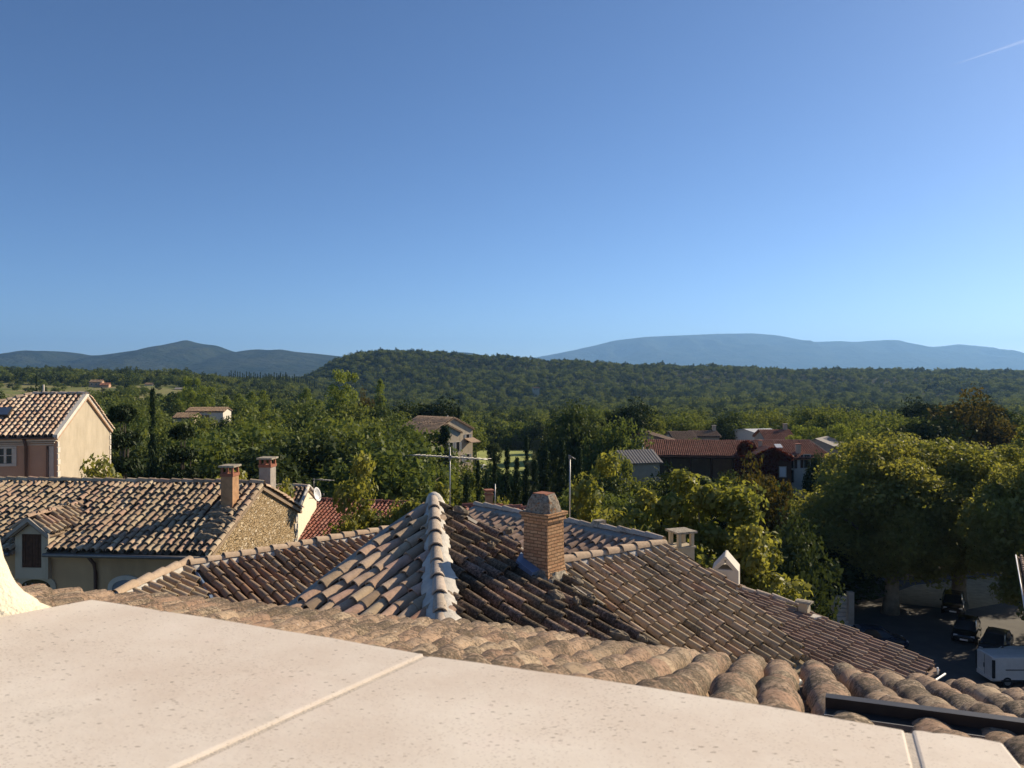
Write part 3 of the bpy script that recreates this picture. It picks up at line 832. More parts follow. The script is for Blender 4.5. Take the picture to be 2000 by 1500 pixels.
# brick chimney
def brick_chimney():
    base = PR.ray(1062, 1122)
    cx, cy = base.x, base.y
    s = 0.385
    Y0 = cy
    zt = CZ + (HZ - 1000) / F * Y0        # top of the brick shaft
    ztop = CZ + (HZ - 964) / F * Y0
    ux = basis(0.64, 0.77)
    mb = MB()
    rings = []
    for z, q in ((base.z - 0.35, 1.20), (base.z - 0.02, 1.18), (base.z + 0.18, 1.02), (base.z + .3, 1.0), (zt - 0.1, 0.97)):
        ring = []
        for sx, sy in ((-1, -1), (1, -1), (1, 1), (-1, 1)):
            x, y = sx * s / 2 * q * 1.0, sy * s / 2 * q * 1.12
            ring.append((cx + x * ux[0] - y * ux[1], cy + x * ux[1] + y * ux[0], z))
        rings.append(ring)
    mb.loft(rings)
    ch = mb.build("chimney", M['brick'], house)
    mb = MB()
    obox(mb, (cx, cy), ux, s * 1.02 + .035, s * 1.14 + .035, zt - .1, zt - .03)
    obox(mb, (cx, cy), ux, s * 1.02 + .075, s * 1.14 + .075, zt - .03, zt + .012)
    mb.build("brick_course", M['brick'], ch)
    mb = MB(); rings = []
    rr = np.random.default_rng(4)
    for z, q in ((zt + .012, 1.0), (zt + .05, .98), (zt + .16, .86), (ztop - .02, .66), (ztop, .6)):
        ring = []
        for i in range(16):
            t = 2 * math.pi * i / 16 + math.pi / 16
            k = 1 / max(abs(math.cos(t)), abs(math.sin(t)))
            k = min(k, 1.33)
            x = s * .53 * q * k * math.cos(t) * (1 + rr.normal(0, .02)); y = s * .57 * q * k * math.sin(t) * (1 + rr.normal(0, .02))
            ring.append((cx + x * ux[0] - y * ux[1], cy + x * ux[1] + y * ux[0], z + rr.normal(0, .009)))
        rings.append(ring)
    mb.loft(rings, smooth=False)
    mb.build("chimney_cap", M['cap_old'], ch)
    mb = MB(); obox(mb, (cx, cy), ux, s * .56, s * .6, ztop - .012, ztop + .012); mb.build("cap_rim", M['cap_clay'], ch)
    # lead flashing sheet on the uphill-left side
    mb = MB()
    pts = [PR.ray(1012, 1096), PR.ray(1052, 1130), PR.ray(1034, 1137), PR.ray(1003, 1112)]
    top = [p + PR.n * .15 for p in pts]; bot = [p + PR.n * .06 for p in pts]
    mb.prism(top, bot); mb.build("flashing", M['flashing'], ch)
    # mortar skirt
    mb = MB(); rings = []
    for q, dz in ((1.42, .03), (1.32, .10), (1.2, .14), (1.12, .17)):
        ring = []
        for i in range(20):
            t = 2 * math.pi * i / 20
            k = min(1.3, 1 / max(abs(math.cos(t)), abs(math.sin(t))))
            x = s * .5 * q * k * math.cos(t) * (1 + rr.normal(0, .06)); y = s * .56 * q * k * math.sin(t) * (1 + rr.normal(0, .06))
            X, Y = cx + x * ux[0] - y * ux[1], cy + x * ux[1] + y * ux[0]
            ring.append((X, Y, PR.z(X, Y) + dz + rr.normal(0, .01)))
        rings.append(ring)
    mb.loft(rings, cap=False); mb.build("mortar_skirt", M['cap_concrete'], ch)
    return ch
brick_chimney()

# loose stones holding the tiles down
def lump(px, py, size, seed, label, pl=PR, h=.14, mat='stone_lump'):
    p = pl.ray(px, py) + pl.n * h
    r = np.random.default_rng(seed)
    rings = []
    hx, hy, hz = [q_ * .8 for q_ in size]
    rz = r.uniform(-.5, .9); cs, sn = math.cos(rz), math.sin(rz)
    for i, (t, q) in enumerate(((-.5, .75), (-.3, 1), (.15, 1.0), (.42, .75), (.5, .4))):
        ring = []
        for j in range(11):
            a = 2 * math.pi * j / 11
            k = min(1.25, 1 / max(abs(math.cos(a)), abs(math.sin(a)))) * (1 + r.normal(0, .09))
            x, y = hx / 2 * q * k * math.cos(a), hy / 2 * q * k * math.sin(a)
            ring.append(p + pl.a * (x * cs - y * sn) + pl.b * (x * sn + y * cs) + pl.n * (hz * t + r.normal(0, .008)))
        rings.append(ring)
    mb = MB(); mb.loft(rings)
    o = mb.build("stone", M[mat], uv=False)
    tag(o, label, "stone", "stones laid on the dark roof")
lump(896, 1013, (.17, .34, .11), 1, "long mossy stone near the top of the dark slope just right of the white hip")
lump(990, 1052, (.16, .16, .09), 9, "dark stone on the lichened tiles uphill left of the brick chimney")
lump(954, 1081, (.14, .15, .08), 8, "small pale broken tile stone on the dark slope left of the brick chimney")
lump(1080, 1181, (.20, .27, .13), 2, "brown square stone on the dark slope straight below the brick chimney")
lump(1119, 1192, (.13, .17, .11), 3, "small grey stone beside the brown square stone below the brick chimney")
lump(1149, 1187, (.13, .16, .11), 4, "grey stone at the edge of the dark slope, rightmost of three below the chimney")
lump(1121, 1152, (.14, .24, .10), 6, "rounded dark stone at the seam right below the brick chimney's foot")
lump(1204, 1260, (.17, .32, .14), 5, "large pointed stone low on the dark slope near the nearest roof")
lump(1247, 1267, (.13, .18, .12), 7, "lumpy stone at the lowest corner of the dark slope")

# ------------------------------------------------------------------ left wing: lower brown roof beyond the pavilion
o_lw = W(480, 1085, 19.0)
PLW = Plane(o_lw, (0.73, -0.68), 0.36)
lw = thing("house", "low house with brown tile roof and blue metal valley, left of the pavilion roof", "house", (o_lw.x, o_lw.y, 0))
rl = W(372, 1106, 18.0); rl.z = o_lw.z
rR = WZ(768, 1036, o_lw.z - CZ)
pts_lw = [PLW.ray(*p) for p in [(372, 1110), (480, 1087), (600, 1065), (768, 1038), (800, 1060), (700, 1200), (640, 1260), (470, 1225), (436, 1192), (383, 1122)]]
tile_roof("roof", PLW, pts_lw, M['tile_lwing'], lw, pitch=0.235, seed=31, jit=1.2)
PLH = Plane(WZ(366, 1104, o_lw.z - CZ), (0.95, -0.31), 0.40)
pts_lh = [PLH.ray(*p) for p in [(370, 1106), (237, 1162), (205, 1180), (230, 1240), (460, 1240), (420, 1186), (379, 1118)]]
hp = tile_roof("roof", PLH, pts_lh, M['tile_wing'], lw, pitch=0.235, seed=32)
body(PLW, pts_lw, 0.4, 0, M['plaster_warm'], lw); body(PLH, pts_lh, 0.4, 0, M['plaster_warm'], lw)
ra = PLW.ray(372, 1108); rb = PLW.ray(768, 1037)
mortar_bed("ridge_mortar", ra, rb, M['mortar'], lw, 0.15, 0.13, seed=8)
ridge_caps("ridge_tiles", rb + Vector((0, 0, .09)), ra + Vector((0, 0, .09)), M['ridge_cream'], lw, r=0.115, expo=0.40, seed=9)
ha = PLH.ray(369, 1104); hb = PLH.ray(228, 1166)
mortar_bed("ridge_mortar", ha, hb, M['mortar'], lw, 0.15, 0.13, seed=18)
ridge_caps("ridge_tiles", hb + Vector((0, 0, .09)), ha + Vector((0, 0, .10)), M['ridge_cream'], lw, r=0.125, expo=0.40, seed=10)
mb = MB()
va = [(374, 1112), (384, 1124), (436, 1194), (420, 1186)]
p1, p2 = PLH.ray(376, 1113), PLW.ray(386, 1122); p3, p4 = PLW.ray(441, 1198), PLH.ray(420, 1190)
mb.add([p1 + Vector((0, 0, .05)), p2 + Vector((0, 0, .05)), p3 + Vector((0, 0, .05)), p4 + Vector((0, 0, .05)), p1 - Vector((0, 0, .02)), p2 - Vector((0, 0, .02)), p3 - Vector((0, 0, .02)), p4 - Vector((0, 0, .02))],
       [(3, 2, 1, 0), (4, 5, 6, 7), (0, 1, 5, 4), (1, 2, 6, 5), (2, 3, 7, 6), (3, 0, 4, 7)])
mb.build("valley_flashing", M['flashing'], lw, uv=False)

# ------------------------------------------------------------------ right wing: tan roof with cream ridge, and the pinkish slope behind it
zr_ = -3.94
R1 = WZ(1094, 1104, zr_)
PRW = Plane(R1, (0.59, -0.807), 0.36)
rw = thing("house", "house with long tan tile slope and clean cream ridge right of the brick chimney", "house", (R1.x + 1, R1.y, 0))
pts_rw = [PRW.ray(*p) for p in [(1060, 1108), (1094, 1103), (1200, 1086), (1294, 1067), (1345, 1092), (1425, 1143), (1510, 1217), (1584, 1292), (1500, 1345), (1440, 1390), (1290, 1340), (1100, 1200)]]
tile_roof("roof", PRW, pts_rw, M['tile_wing'], rw, seed=41, pitch=0.235)
R2 = WZ(1294, 1067, zr_)
PB = Plane(R2, (-0.75, -0.66), 0.36)
pts_b = [PB.ray(*p) for p in [(1292, 1068), (1200, 1048), (1060, 1022), (928, 997), (880, 1020), (980, 1110), (1060, 1150), (1180, 1120)]]
bk = tile_roof("roof", PB, pts_b, M['tile_back'], rw, seed=42, pitch=0.235)
body(PRW, pts_rw, 0.35, 0, M['plaster_warm'], rw); body(PB, pts_b, 0.3, 0, M['plaster_warm'], rw)
a = PRW.ray(1092, 1106); b = PRW.ray(1293, 1068)
mortar_bed("ridge_mortar", a, b, M['mortar'], rw, 0.16, 0.13, seed=12)
ridge_caps("ridge_tiles", b + Vector((0.05, 0.03, .1)), a + Vector((0, 0, .1)), M['ridge_cream'], rw, r=0.125, expo=0.42, seed=13)
# grey mortared parapet along the top of the back slope
q = [PB.ray(*p) for p in [(1290, 1063), (1200, 1046), (1130, 1032), (1060, 1018), (1000, 1006), (926, 994)]]
mb = MB()
for i in range(len(q) - 1):
    a_, b_ = q[i], q[i + 1]; d = (b_ - a_).normalized(); sd = Vector((d.y, -d.x, 0)).normalized()
    if sd.dot(Vector((-.75, -.66, 0))) < 0: sd = -sd
    for (o1, o2, z0, z1) in ((.20, -.10, -.2, .11 + .01 * (i % 2)),):
        mb.add([a_ + sd * o1 + Vector((0, 0, .04)), b_ + sd * o1 + Vector((0, 0, .04)), b_ + sd * o2 + Vector((0, 0, z1)), a_ + sd * o2 + Vector((0, 0, z1)),
                a_ + sd * o1 + Vector((0, 0, z0)), b_ + sd * o1 + Vector((0, 0, z0)), b_ + sd * o2 + Vector((0, 0, z0)), a_ + sd * o2 + Vector((0, 0, z0))],
               [(0, 1, 2, 3), (7, 6, 5, 4), (0, 4, 5, 1), (1, 5, 6, 2), (2, 6, 7, 3), (3, 7, 4, 0)])
mb.build("ridge_mortar", M['grey_mortar'], rw, uv=False)
ridge_caps("ridge_tiles", q[0] + Vector((.06, .06, .13)), q[-1] + Vector((.06, .06, .13)), M['ridge_old'], rw, r=0.10, expo=0.4, seed=15)
bl = MB(); c_ = PB.ray(1167, 1036); bl.box((c_.x + .05, c_.y + .05, c_.z + .17), (.28, .2, .16), .6); bl.build("mortar_block", M['cap_concrete'], rw)
# dark gutter under the tan eave with its white bracket end
ga = PRW.ray(1588, 1301); gb = PRW.ray(1440, 1395)
mb = MB(); mb.tube([ga + Vector((0, 0, -.12)), gb + Vector((0, 0, -.12))], .06, 10); gut = mb.build("gutter", M['zinc'], rw, uv=False)
mb = MB(); e1 = W(1582, 1298, 14.7); mb.tube([e1, e1 + Vector((0.0, 0, -.09)), e1 + Vector((.20, .05, -.0))], .012, 8); mb.build("gutter_bracket", M['white_metal'], gut, uv=False)

# flat-topped plaster chimney at the end of the tan ridge
def slab_chimney(px0, px1, ytop, ybase, Y, parent, mat, ux, label=None, cap_mat='cap_concrete', post_mat=None, name="chimney", wfac=1.0, cap_h=.05, openh=.24):
    w = (px1 - px0) / F * Y
    c = W((px0 + px1) / 2, ybase, Y); zt = CZ + (HZ - ytop) / F * Y; zb = c.z - .4
    s = w * wfac / (abs(ux[0]) + abs(ux[1]))
    mb = MB()
    obox(mb, (c.x, c.y), ux, s * .86, s * .86, zb, zt - cap_h - openh - .05)
    ch = mb.build(name, mat, parent)
    mb = MB(); obox(mb, (c.x, c.y), ux, s * .98, s * .98, zt - cap_h - openh - .05, zt - cap_h - openh); mb.build("chimney_collar", post_mat or mat, ch)
    for sx in (-1, 1):
        for sy in (-1, 1):
            mb = MB(); k = s * .34
            x, y = sx * k, sy * k
            obox(mb, (c.x + x * ux[0] - y * ux[1], c.y + x * ux[1] + y * ux[0]), ux, s * .16, s * .16, zt - cap_h - openh, zt - cap_h)
            mb.build("cap_post", post_mat or mat, ch)
    mb = MB(); obox(mb, (c.x, c.y), ux, s * 1.06, s * 1.06, zt - cap_h, zt); mb.build("chimney_cap", M[cap_mat], ch)
    return ch
ch = slab_chimney(1303, 1358, 1035, 1120, 20.3, rw, M['plaster_warm'], basis(.93, .37), openh=.33)
ch["label"] = "plaster chimney with a flat slab on four posts"

# ------------------------------------------------------------------ far right roof, lower, with small chimneys
rf0 = W(1640, 1230, 20.6)
PFR = Plane(rf0, (0.75, -0.66), 0.27)
fr = thing("house", "long low roof of narrow mauve brown tiles running down towards the square", "house", (rf0.x, rf0.y, 0))
pts_fr = [PFR.ray(*p) for p in [(1320, 1098), (1356, 1106), (1451, 1149), (1591, 1203), (1720, 1254), (1838, 1303), (1783, 1338), (1690, 1400), (1480, 1340), (1320, 1180)]]
tile_roof("roof", PFR, pts_fr, M['tile_far'], fr, pitch=0.225, seed=51, jit=.8, anchor='grid')
body(PFR, pts_fr, 0.4, 0, M['plaster_warm'], fr)
r0 = [PFR.ray(*p) + Vector((0, 0, .1)) for p in [(1395, 1147), (1450, 1158), (1510, 1172), (1560, 1189)]]
for i in range(3):
    ridge_caps("ridge_tiles", r0[i + 1], r0[i], M['ridge_old'], fr, r=0.10, expo=.42, seed=60 + i)
g0 = PFR.ray(1846, 1308) + Vector((0, 0, -.1)); g1 = PFR.ray(1690, 1410) + Vector((0, 0, -.1))
mb = MB(); mb.tube([g0, g1], .022, 8); gut = mb.build("gutter", M['white_metal'], fr, uv=False)
mb = MB(); e1 = PFR.ray(1831, 1306); mb.tube([e1 + Vector((0, 0, .03)), e1 + Vector((0, 0, -.14))], .025, 6); mb.build("gutter_bracket", M['white_metal'], gut, uv=False)
# white tent-shaped chimney
def tent_chimney():
    c = PFR.ray(1418, 1139); Y = c.y
    w = 50 / F * Y; dpt = .42
    zb = c.z - .2; zs = CZ + (HZ - 1106) / F * Y; zt = CZ + (HZ - 1083) / F * Y
    ux = basis(.95, -.31); vx = (-ux[1], ux[0])
    def P(x, y, z): return (c.x + x * ux[0] + y * vx[0], c.y + x * ux[1] + y * vx[1], z)
    mb = MB()
    h = w / 2
    mb.prism([P(-h, -dpt, zs), P(h, -dpt, zs), P(h, dpt, zs), P(-h, dpt, zs)], [P(-h, -dpt, zb), P(h, -dpt, zb), P(h, dpt, zb), P(-h, dpt, zb)])
    ch = mb.build("chimney", M['plaster_white'], fr, bevel=.03)
    ch["label"] = "white plaster chimney with tent-shaped open top"
    mb = MB()
    n = 8
    for sx in (-1, 1):
        # leaning slabs that meet at the top
        o = [P(sx * h, -dpt, zs - .02), P(sx * h, dpt, zs - .02), P(sx * .05, dpt, zt), P(sx * .05, -dpt, zt)]
        i_ = [P(sx * (h - .13), -dpt, zs - .02), P(sx * (h - .13), dpt, zs - .02), P(0, dpt, zt - .14), P(0, -dpt, zt - .14)]
        mb.add(o + i_, [(0, 1, 2, 3), (7, 6, 5, 4), (0, 4, 5, 1), (1, 5, 6, 2), (2, 6, 7, 3), (3, 7, 4, 0)])
    mb.tube([P(0, -dpt - .01, zt - .02), P(0, dpt + .01, zt - .02)], .055, 10)
    mb.build("chimney_cap", M['plaster_white'], ch, bevel=.012)
tent_chimney()
def vent():
    c = PFR.ray(1571, 1201); Y = c.y; w = 24 / F * Y; zt = CZ + (HZ - 1175) / F * Y; ux = basis(.8, -.6)
    mb = MB(); obox(mb, (c.x, c.y), ux, w * .8, .3, c.z - .1, zt - .03, taper=.85); v = mb.build("vent", M['plaster_warm'], fr)
    v["label"] = "small tile-capped roof vent"
    mb = MB(); d = Vector((ux[0], ux[1], 0))
    p = Vector((c.x, c.y, zt - .02)); rings = []
    for t in (-.62, .62):
        rings.append([p + d * w * t + Vector((-ux[1], ux[0], 0)) * (.17 * math.cos(a)) + Vector((0, 0, .06 * math.sin(a))) for a in np.linspace(math.pi, 0, 9)])
    mb.loft(rings, cap=True, closed=True, smooth=False); mb.build("vent_cap", M['cap_concrete'], v)
    mb = MB(); p = PFR.ray(1590, 1212); mb.box((p.x, p.y, p.z + .1), (.28, .25, .05), .5); mb.build("flashing", M['mortar'], v)
vent()

# ------------------------------------------------------------------ stone-gabled farmhouse on the left
def left_house():
    Fc = W(411, 1083, 23.7); K = WZ(591, 994, Fc.z - CZ)
    gdir = Vector((K.x - Fc.x, K.y - Fc.y, 0)); Wd = gdir.length; g = gdir / Wd
    e = Vector((-g.y, g.x, 0))                       # along the eaves, to the left
    zr = CZ + (HZ - 946) / F * (Fc.y + g.y * Wd / 2)
    rise = zr - Fc.z; s = rise / (Wd / 2)
    Rg = Vector((Fc.x + g.x * Wd / 2, Fc.y + g.y * Wd / 2, zr))
    Lh = 15.5
    h = thing("house", "old house with stone gable, weathered tile roof, dormer and two chimneys", "house", (Rg.x - 3, Rg.y, 0))
    Pf = Plane(Rg, (-g.x, -g.y), s); Pb = Plane(Rg, (g.x, g.y), s)
    ov = .06
        # dormer frame
    fac = .35
    def Q(px, py):                                   # point of the facade plane
        r = Vector(((px - 1000) / F, 1, (HZ - py) / F)); o = Fc + g * fac
        t = ((o - Vector((0, 0, CZ))).dot(g)) / r.dot(g)
        return Vector((0, 0, CZ)) + r * t
    dpk = Q(69, 1012); del_, der = Q(37, 1037), Q(101, 1037)
    def under_dormer(p):
        q = (p - dpk); a = -q.dot(e); b = q.dot(g)
        hw = (der - del_).length / 2
        return abs(a) < hw * 1.0 and b < (2.6 * (1 - .0 * abs(a))) - abs(a) * 1.6
    na, nb = (der - Fc).dot(e), (del_ - Fc).dot(e)
    up2 = g * 2.0 + Vector((0, 0, s * 2.0)); up3 = g * 3.0 + Vector((0, 0, s * 3.0))
    fr_pts = [Rg, Rg + e * Lh, Fc + e * Lh, Fc + e * nb, Fc + e * nb + up2, Fc + e * (na + nb) / 2 + up3, Fc + e * na + up2, Fc + e * na, Fc]
    tile_roof("roof", Pf, fr_pts, M['tile_house'], h, pitch=.245, expo=.34, seed=71, jit=1.5, anchor='eave', skip=under_dormer)
    bp = [Rg, K, K + e * Lh, Rg + e * Lh]
    tile_roof("roof", Pb, bp, M['tile_house'], h, pitch=.245, expo=.34, seed=72, anchor='eave')
    ridge_caps("ridge_tiles", Rg + Vector((0, 0, .07)), Rg + e * Lh + Vector((0, 0, .07)), M['tile_house'], h, r=.12, expo=.40, seed=73, sag=-.0)
    # walls
    mb = MB()
    i = .35
    f0 = Fc + g * i; k0 = K - g * i
    z_e = Fc.z + s * i - .14
    mid = Rg
    ins = e * .10
    f0 = f0 + ins; k0 = k0 + ins; m0 = mid + ins
    V = [(f0.x, f0.y, 0), (k0.x, k0.y, 0), (k0.x, k0.y, z_e), (m0.x, m0.y, zr - .12), (f0.x, f0.y, z_e)]
    mb.add(V, [(0, 1, 2, 3, 4)])
    gab = mb
    L2 = e * (Lh - .3)
    w = MB()
    bl = f0 + L2; kl = k0 + L2; ml = m0 + L2
    w.add([(f0.x, f0.y, 0), (f0.x, f0.y, z_e), (bl.x, bl.y, z_e), (bl.x, bl.y, 0)], [(0, 1, 2, 3)])
    w.add([(k0.x, k0.y, 0), (k0.x, k0.y, z_e), (kl.x, kl.y, z_e), (kl.x, kl.y, 0)], [(3, 2, 1, 0)])
    w.add([(bl.x, bl.y, 0), (kl.x, kl.y, 0), (kl.x, kl.y, z_e), (ml.x, ml.y, zr - .12), (bl.x, bl.y, z_e)], [(4, 3, 2, 1, 0)])
    w.build("wall", M['plaster_facade'], h)
    gw = gab.build("wall", M['rubble'], h); gw["label"] = "gable wall of small tan rubble stones"
    # pale quoins at the far corner of the gable, mortar band under the rakes
    q = MB()
    for n_ in range(30):
        z = z_e - .15 - n_ * .30
        ww = .34 if n_ % 2 else .22
        c = k0 - g * (ww / 2) - e * .018
        q.box((c.x, c.y, z - .135), (.05, ww, .25), math.atan2(g.y, g.x) - math.pi / 2)
    q.build("quoins", M['stone_trim'], h)
    for a_, b_ in ((Rg, Fc), (Rg, K)):
        mb = MB(); d = (b_ - a_)
        mb.loft([[a_ + e * .06 + Vector((0, 0, .05)), a_ + e * .16 + Vector((0, 0, .05)), a_ + e * .16 - Vector((0, 0, .20)), a_ + e * .06 - Vector((0, 0, .20))],
                 [b_ + e * .06 + Vector((0, 0, .04)), b_ + e * .16 + Vector((0, 0, .04)), b_ + e * .16 - Vector((0, 0, .18)), b_ + e * .06 - Vector((0, 0, .18))]])
        mb.build("verge", M['plaster_warm'], h)
    # gutter and downpipe, cornice
    mb = MB(); ge = Fc - g * .06 + Vector((0, 0, -.10)); mb.tube([ge - e * .05, ge + e * (Lh * .0 + (Q(100, 1080) - Fc).dot(e) - .02)], .06, 10)
    mb.tube([ge + e * ((Q(36, 1080) - Fc).dot(e)), ge + e * Lh], .06, 10); mb.build("gutter", M['zinc'], h, uv=False)
    mb = MB(); a = Q(186, 1082) - g * .36; b = Q(186, 1100) - g * .07; c = Q(189, 1118) - g * .07; d = Vector((c.x, c.y, 6))
    mb.tube([a, b, c, d], .055, 10); mb.build("downpipe", M['brown_pipe'], h, uv=False)
    mb = MB(); c0 = f0 - g * .05 - e * .0; c1 = c0 + L2
    m_ = (c0 + c1) / 2; obox(mb, (m_.x, m_.y), (e.x, e.y), L2.length, .14, z_e - .16, z_e - .02); m2 = m_ + g * .03
    obox(mb, (m2.x, m2.y), (e.x, e.y), L2.length, .10, z_e - .30, z_e - .16); mb.build("cornice", M['plaster_facade'], h)
    # dormer
    dm = MB()
    wl, wr = del_, der
    hw = (wr - wl).length / 2; cx = dpk
    zb = Q(69, 1112).z
    def D(a, b, z): return Vector((cx.x, cx.y, 0)) - e * a + g * b + Vector((0, 0, z))
    ze = del_.z - .05; zp = dpk.z - .05; zd0, zd1 = Q(69, 1106).z, Q(69, 1041).z
    dw = (Q(90, 1070) - Q(52, 1070)).length / 2
    fb = -.17
    dep = 2.3
    dm.add([D(-hw, fb, zb - .25), D(-dw, fb, zb - .25), D(-dw, fb, zd1), D(-hw, fb, ze)], [(0, 1, 2, 3)])
    dm.add([D(dw, fb, zb - .25), D(hw, fb, zb - .25), D(hw, fb, ze), D(dw, fb, zd1)], [(0, 1, 2, 3)])
    dm.add([D(-hw, fb, ze), D(-dw, fb, zd1), D(dw, fb, zd1), D(hw, fb, ze), D(0, fb, zp)], [(0, 1, 2, 3, 4)])
    dm.add([D(-dw, fb, zb - .25), D(dw, fb, zb - .25), D(dw, fb, zd0), D(-dw, fb, zd0)], [(0, 1, 2, 3)])
    for sgn in (-1, 1):
        f = [(0, 1, 2, 3)] if sgn > 0 else [(3, 2, 1, 0)]
        dm.add([D(sgn * hw, fb, zb - .25), D(sgn * hw, dep, zb - .25), D(sgn * hw, dep, ze), D(sgn * hw, fb, ze)], f)
        f = [(3, 2, 1, 0)] if sgn > 0 else [(0, 1, 2, 3)]
        dm.add([D(sgn * dw, fb, zd0), D(sgn * dw, .22, zd0), D(sgn * dw, .22, zd1), D(sgn * dw, fb, zd1)], f)
    dm.add([D(-dw, fb, zd1), D(dw, fb, zd1), D(dw, .22, zd1), D(-dw, .22, zd1)], [(0, 1, 2, 3)])
    dorm = dm.build("dormer", M['plaster_warm'], h)
    mb = MB()
    for k in range(6):
        x0 = -dw + 2 * dw * k / 6
        c = D(x0 + dw / 6, -.125 + .004 * (k % 2), 0); obox(mb, (c.x, c.y), (e.x, e.y), 2 * dw / 6 - .008, .04, zd0, zd1)
    mb.build("dormer_door", M['wood_dark'], dorm)
    sl_ = (zp - ze) / hw
    for sgn in (-1, 1):
        pl_ = Plane(D(0, 0, zp + .10), tuple((-e * sgn)[:2]), sl_)
        o_ = D(0, -.22, zp + .10); ex = hw + .14
        def pt(a, b): p = D(sgn * a, b, 0); return Vector((p.x, p.y, pl_.z(p.x, p.y)))
        r_ = tile_roof("dormer_roof", pl_, [pt(0, -.32), pt(0, 2.75), pt(ex, 1.75), pt(ex, -.32)], M['tile_house'], dorm, pitch=.23, expo=.30, seed=80 + sgn, jit=1.5, deck=.06)
        mb = MB()
        a_, b_ = pt(0, -.36), pt(ex, -.36)
        mb.loft([[a_ + Vector((0, 0, .03)), a_ + g * .06 + Vector((0, 0, .03)), a_ + g * .06 - Vector((0, 0, .1)), a_ - Vector((0, 0, .1))], [b_ + Vector((0, 0, .03)), b_ + g * .06 + Vector((0, 0, .03)), b_ + g * .06 - Vector((0, 0, .1)), b_ - Vector((0, 0, .1))]])
        mb.build("dormer_verge", M['grey_mortar'], dorm)
    ridge_caps("dormer_ridge", D(0, -.33, zp + .17), D(0, 2.7, zp + .17), M['tile_house'], dorm, r=.10, expo=.36, seed=84)
    # arched openings
    def arch(px0, px1, ytop, ybot, frame_px, fmat, inner, imat, mull=True):
        a0, a1 = Q(px0, ybot), Q(px1, ybot); c = (a0 + a1) / 2; hw_ = (a1 - a0).length / 2
        zt = Q((px0 + px1) / 2, ytop).z; zb_ = 7.0
        n = 12
        def prof(hw2, zt2, zs):
            return [(-hw2, zb_)] + [(-hw2 * math.cos(math.pi * i / n), zs + (zt2 - zs) * math.sin(math.pi * i / n)) for i in range(n + 1)] + [(hw2, zb_)]
        fw = frame_px / F * c.y
        zs = zt - .38
        outer = prof(hw_, zt, zs); inn = prof(hw_ - fw, zt - fw, zs - .02)
        b0 = -.05
        mb = MB()
        def PT(a, z, b): p = Vector((c.x, c.y, 0)) - e * a + g * b; return (p.x, p.y, z)
        for i in range(len(outer) - 1):
            o1, o2, i1, i2 = outer[i], outer[i + 1], inn[i], inn[i + 1]
            vs = [PT(*o1, b0), PT(*o2, b0), PT(*i2, b0), PT(*i1, b0), PT(*i1, .12), PT(*i2, .12), PT(*o1, .05), PT(*o2, .05)]
            mb.add(vs, [(0, 1, 2, 3), (3, 2, 5, 4), (1, 0, 6, 7)])
        wf = mb.build("window", fmat, h)
        mb = MB()
        mb.add([PT(a, z, -.03) for a, z in inn], [list(range(len(inn)))[::-1]])
        mb.build(inner, imat, wf)
        if mull:
            mb = MB()
            for k in (-.5, -.17, .17, .5) if inner == "pane" else (0,):
                p = c - e * (k * hw_) + g * -.045; obox(mb, (p.x, p.y), (e.x, e.y), .035 if inner == "pane" else .02, .03, zb_, zt - fw - (.07 if inner != "pane" else .12))
            mb.build("window_bar", M['wood_dark'] if inner != "pane" else M['grey_mortar'], wf)
        return wf
    arch(212, 284, 1123, 1180, 9, M['stone_trim'], "shutter", M['shutter'])["label"] = "white arched window with grey blue shutters"
    arch(33, 111, 1120, 1170, 11, M['plaster_warm'], "pane", M['glass'])["label"] = "arched window with iron bars under the dormer"
    # chimneys
    def chim(px0, px1, ytop, ybase, Yd, mat, coll):
        w = (px1 - px0) / F * Yd; c = W((px0 + px1) / 2, ybase, Yd); zt = CZ + (HZ - ytop) / F * Yd
        ux = (e.x * -1, e.y * -1); s_ = w / 1.12
        mb = MB(); obox(mb, (c.x, c.y), ux, s_ * .82, s_ * 1.0, c.z - .8, zt - .36)
        ch = mb.build("chimney", mat, h)
        mb = MB(); obox(mb, (c.x, c.y), ux, s_ * .92, s_ * 1.1, zt - .36, zt - .26); mb.build("chimney_collar", M['cap_clay'], ch)
        for sx in (-1, 0, 1):
            for sy in (-1, 1):
                mb = MB(); x, y = sx * s_ * .36, sy * s_ * .42
                obox(mb, (c.x + x * ux[0] - y * ux[1], c.y + x * ux[1] + y * ux[0]), ux, s_ * .14, s_ * .14, zt - .26, zt - .06, taper=.85); mb.build("cap_post", M['cap_clay'], ch)
        mb = MB(); obox(mb, (c.x, c.y), ux, s_ * 1.1, s_ * 1.25, zt - .06, zt); mb.build("chimney_cap", M['cap_concrete'], ch)
        return ch
    def onroof(px, py, pl_): return pl_.ray(px, py)
    p = Pf.ray(449, 992)
    chim(433, 465, 908, 985, p.y + .1, M['brick_plain'], None)["label"] = "brown brick chimney on the front slope"
    chim(507, 538, 893, 945, Rg.y + 2.4, M['grey_mortar'], None)["label"] = "grey rendered chimney behind the ridge"
    mb = MB()   # mossy heap of broken tiles under the front chimney
    for k, (px, py) in enumerate([(425, 1012), (440, 1003), (433, 1025), (412, 1034), (444, 1020), (404, 1056), (422, 1045)]):
        q_ = Pf.ray(px, py) + Pf.n * .12; r = np.random.default_rng(90 + k)
        rings = [[q_ + Pf.a * (.34 * u * math.cos(t) * (1 + r.normal(0, .15))) + Pf.b * (.14 * u * math.sin(t) * (1 + r.normal(0, .15))) + Pf.n * (v + r.normal(0, .01)) for t in np.linspace(0, 2 * math.pi, 10)[:-1]] for u, v in ((1, -.07), (1, .02), (.6, .08), (.2, .10))]
        mb.loft(rings)
    mb.build("mossy_tiles", M['stone_lump'], h, uv=False)
left_house()

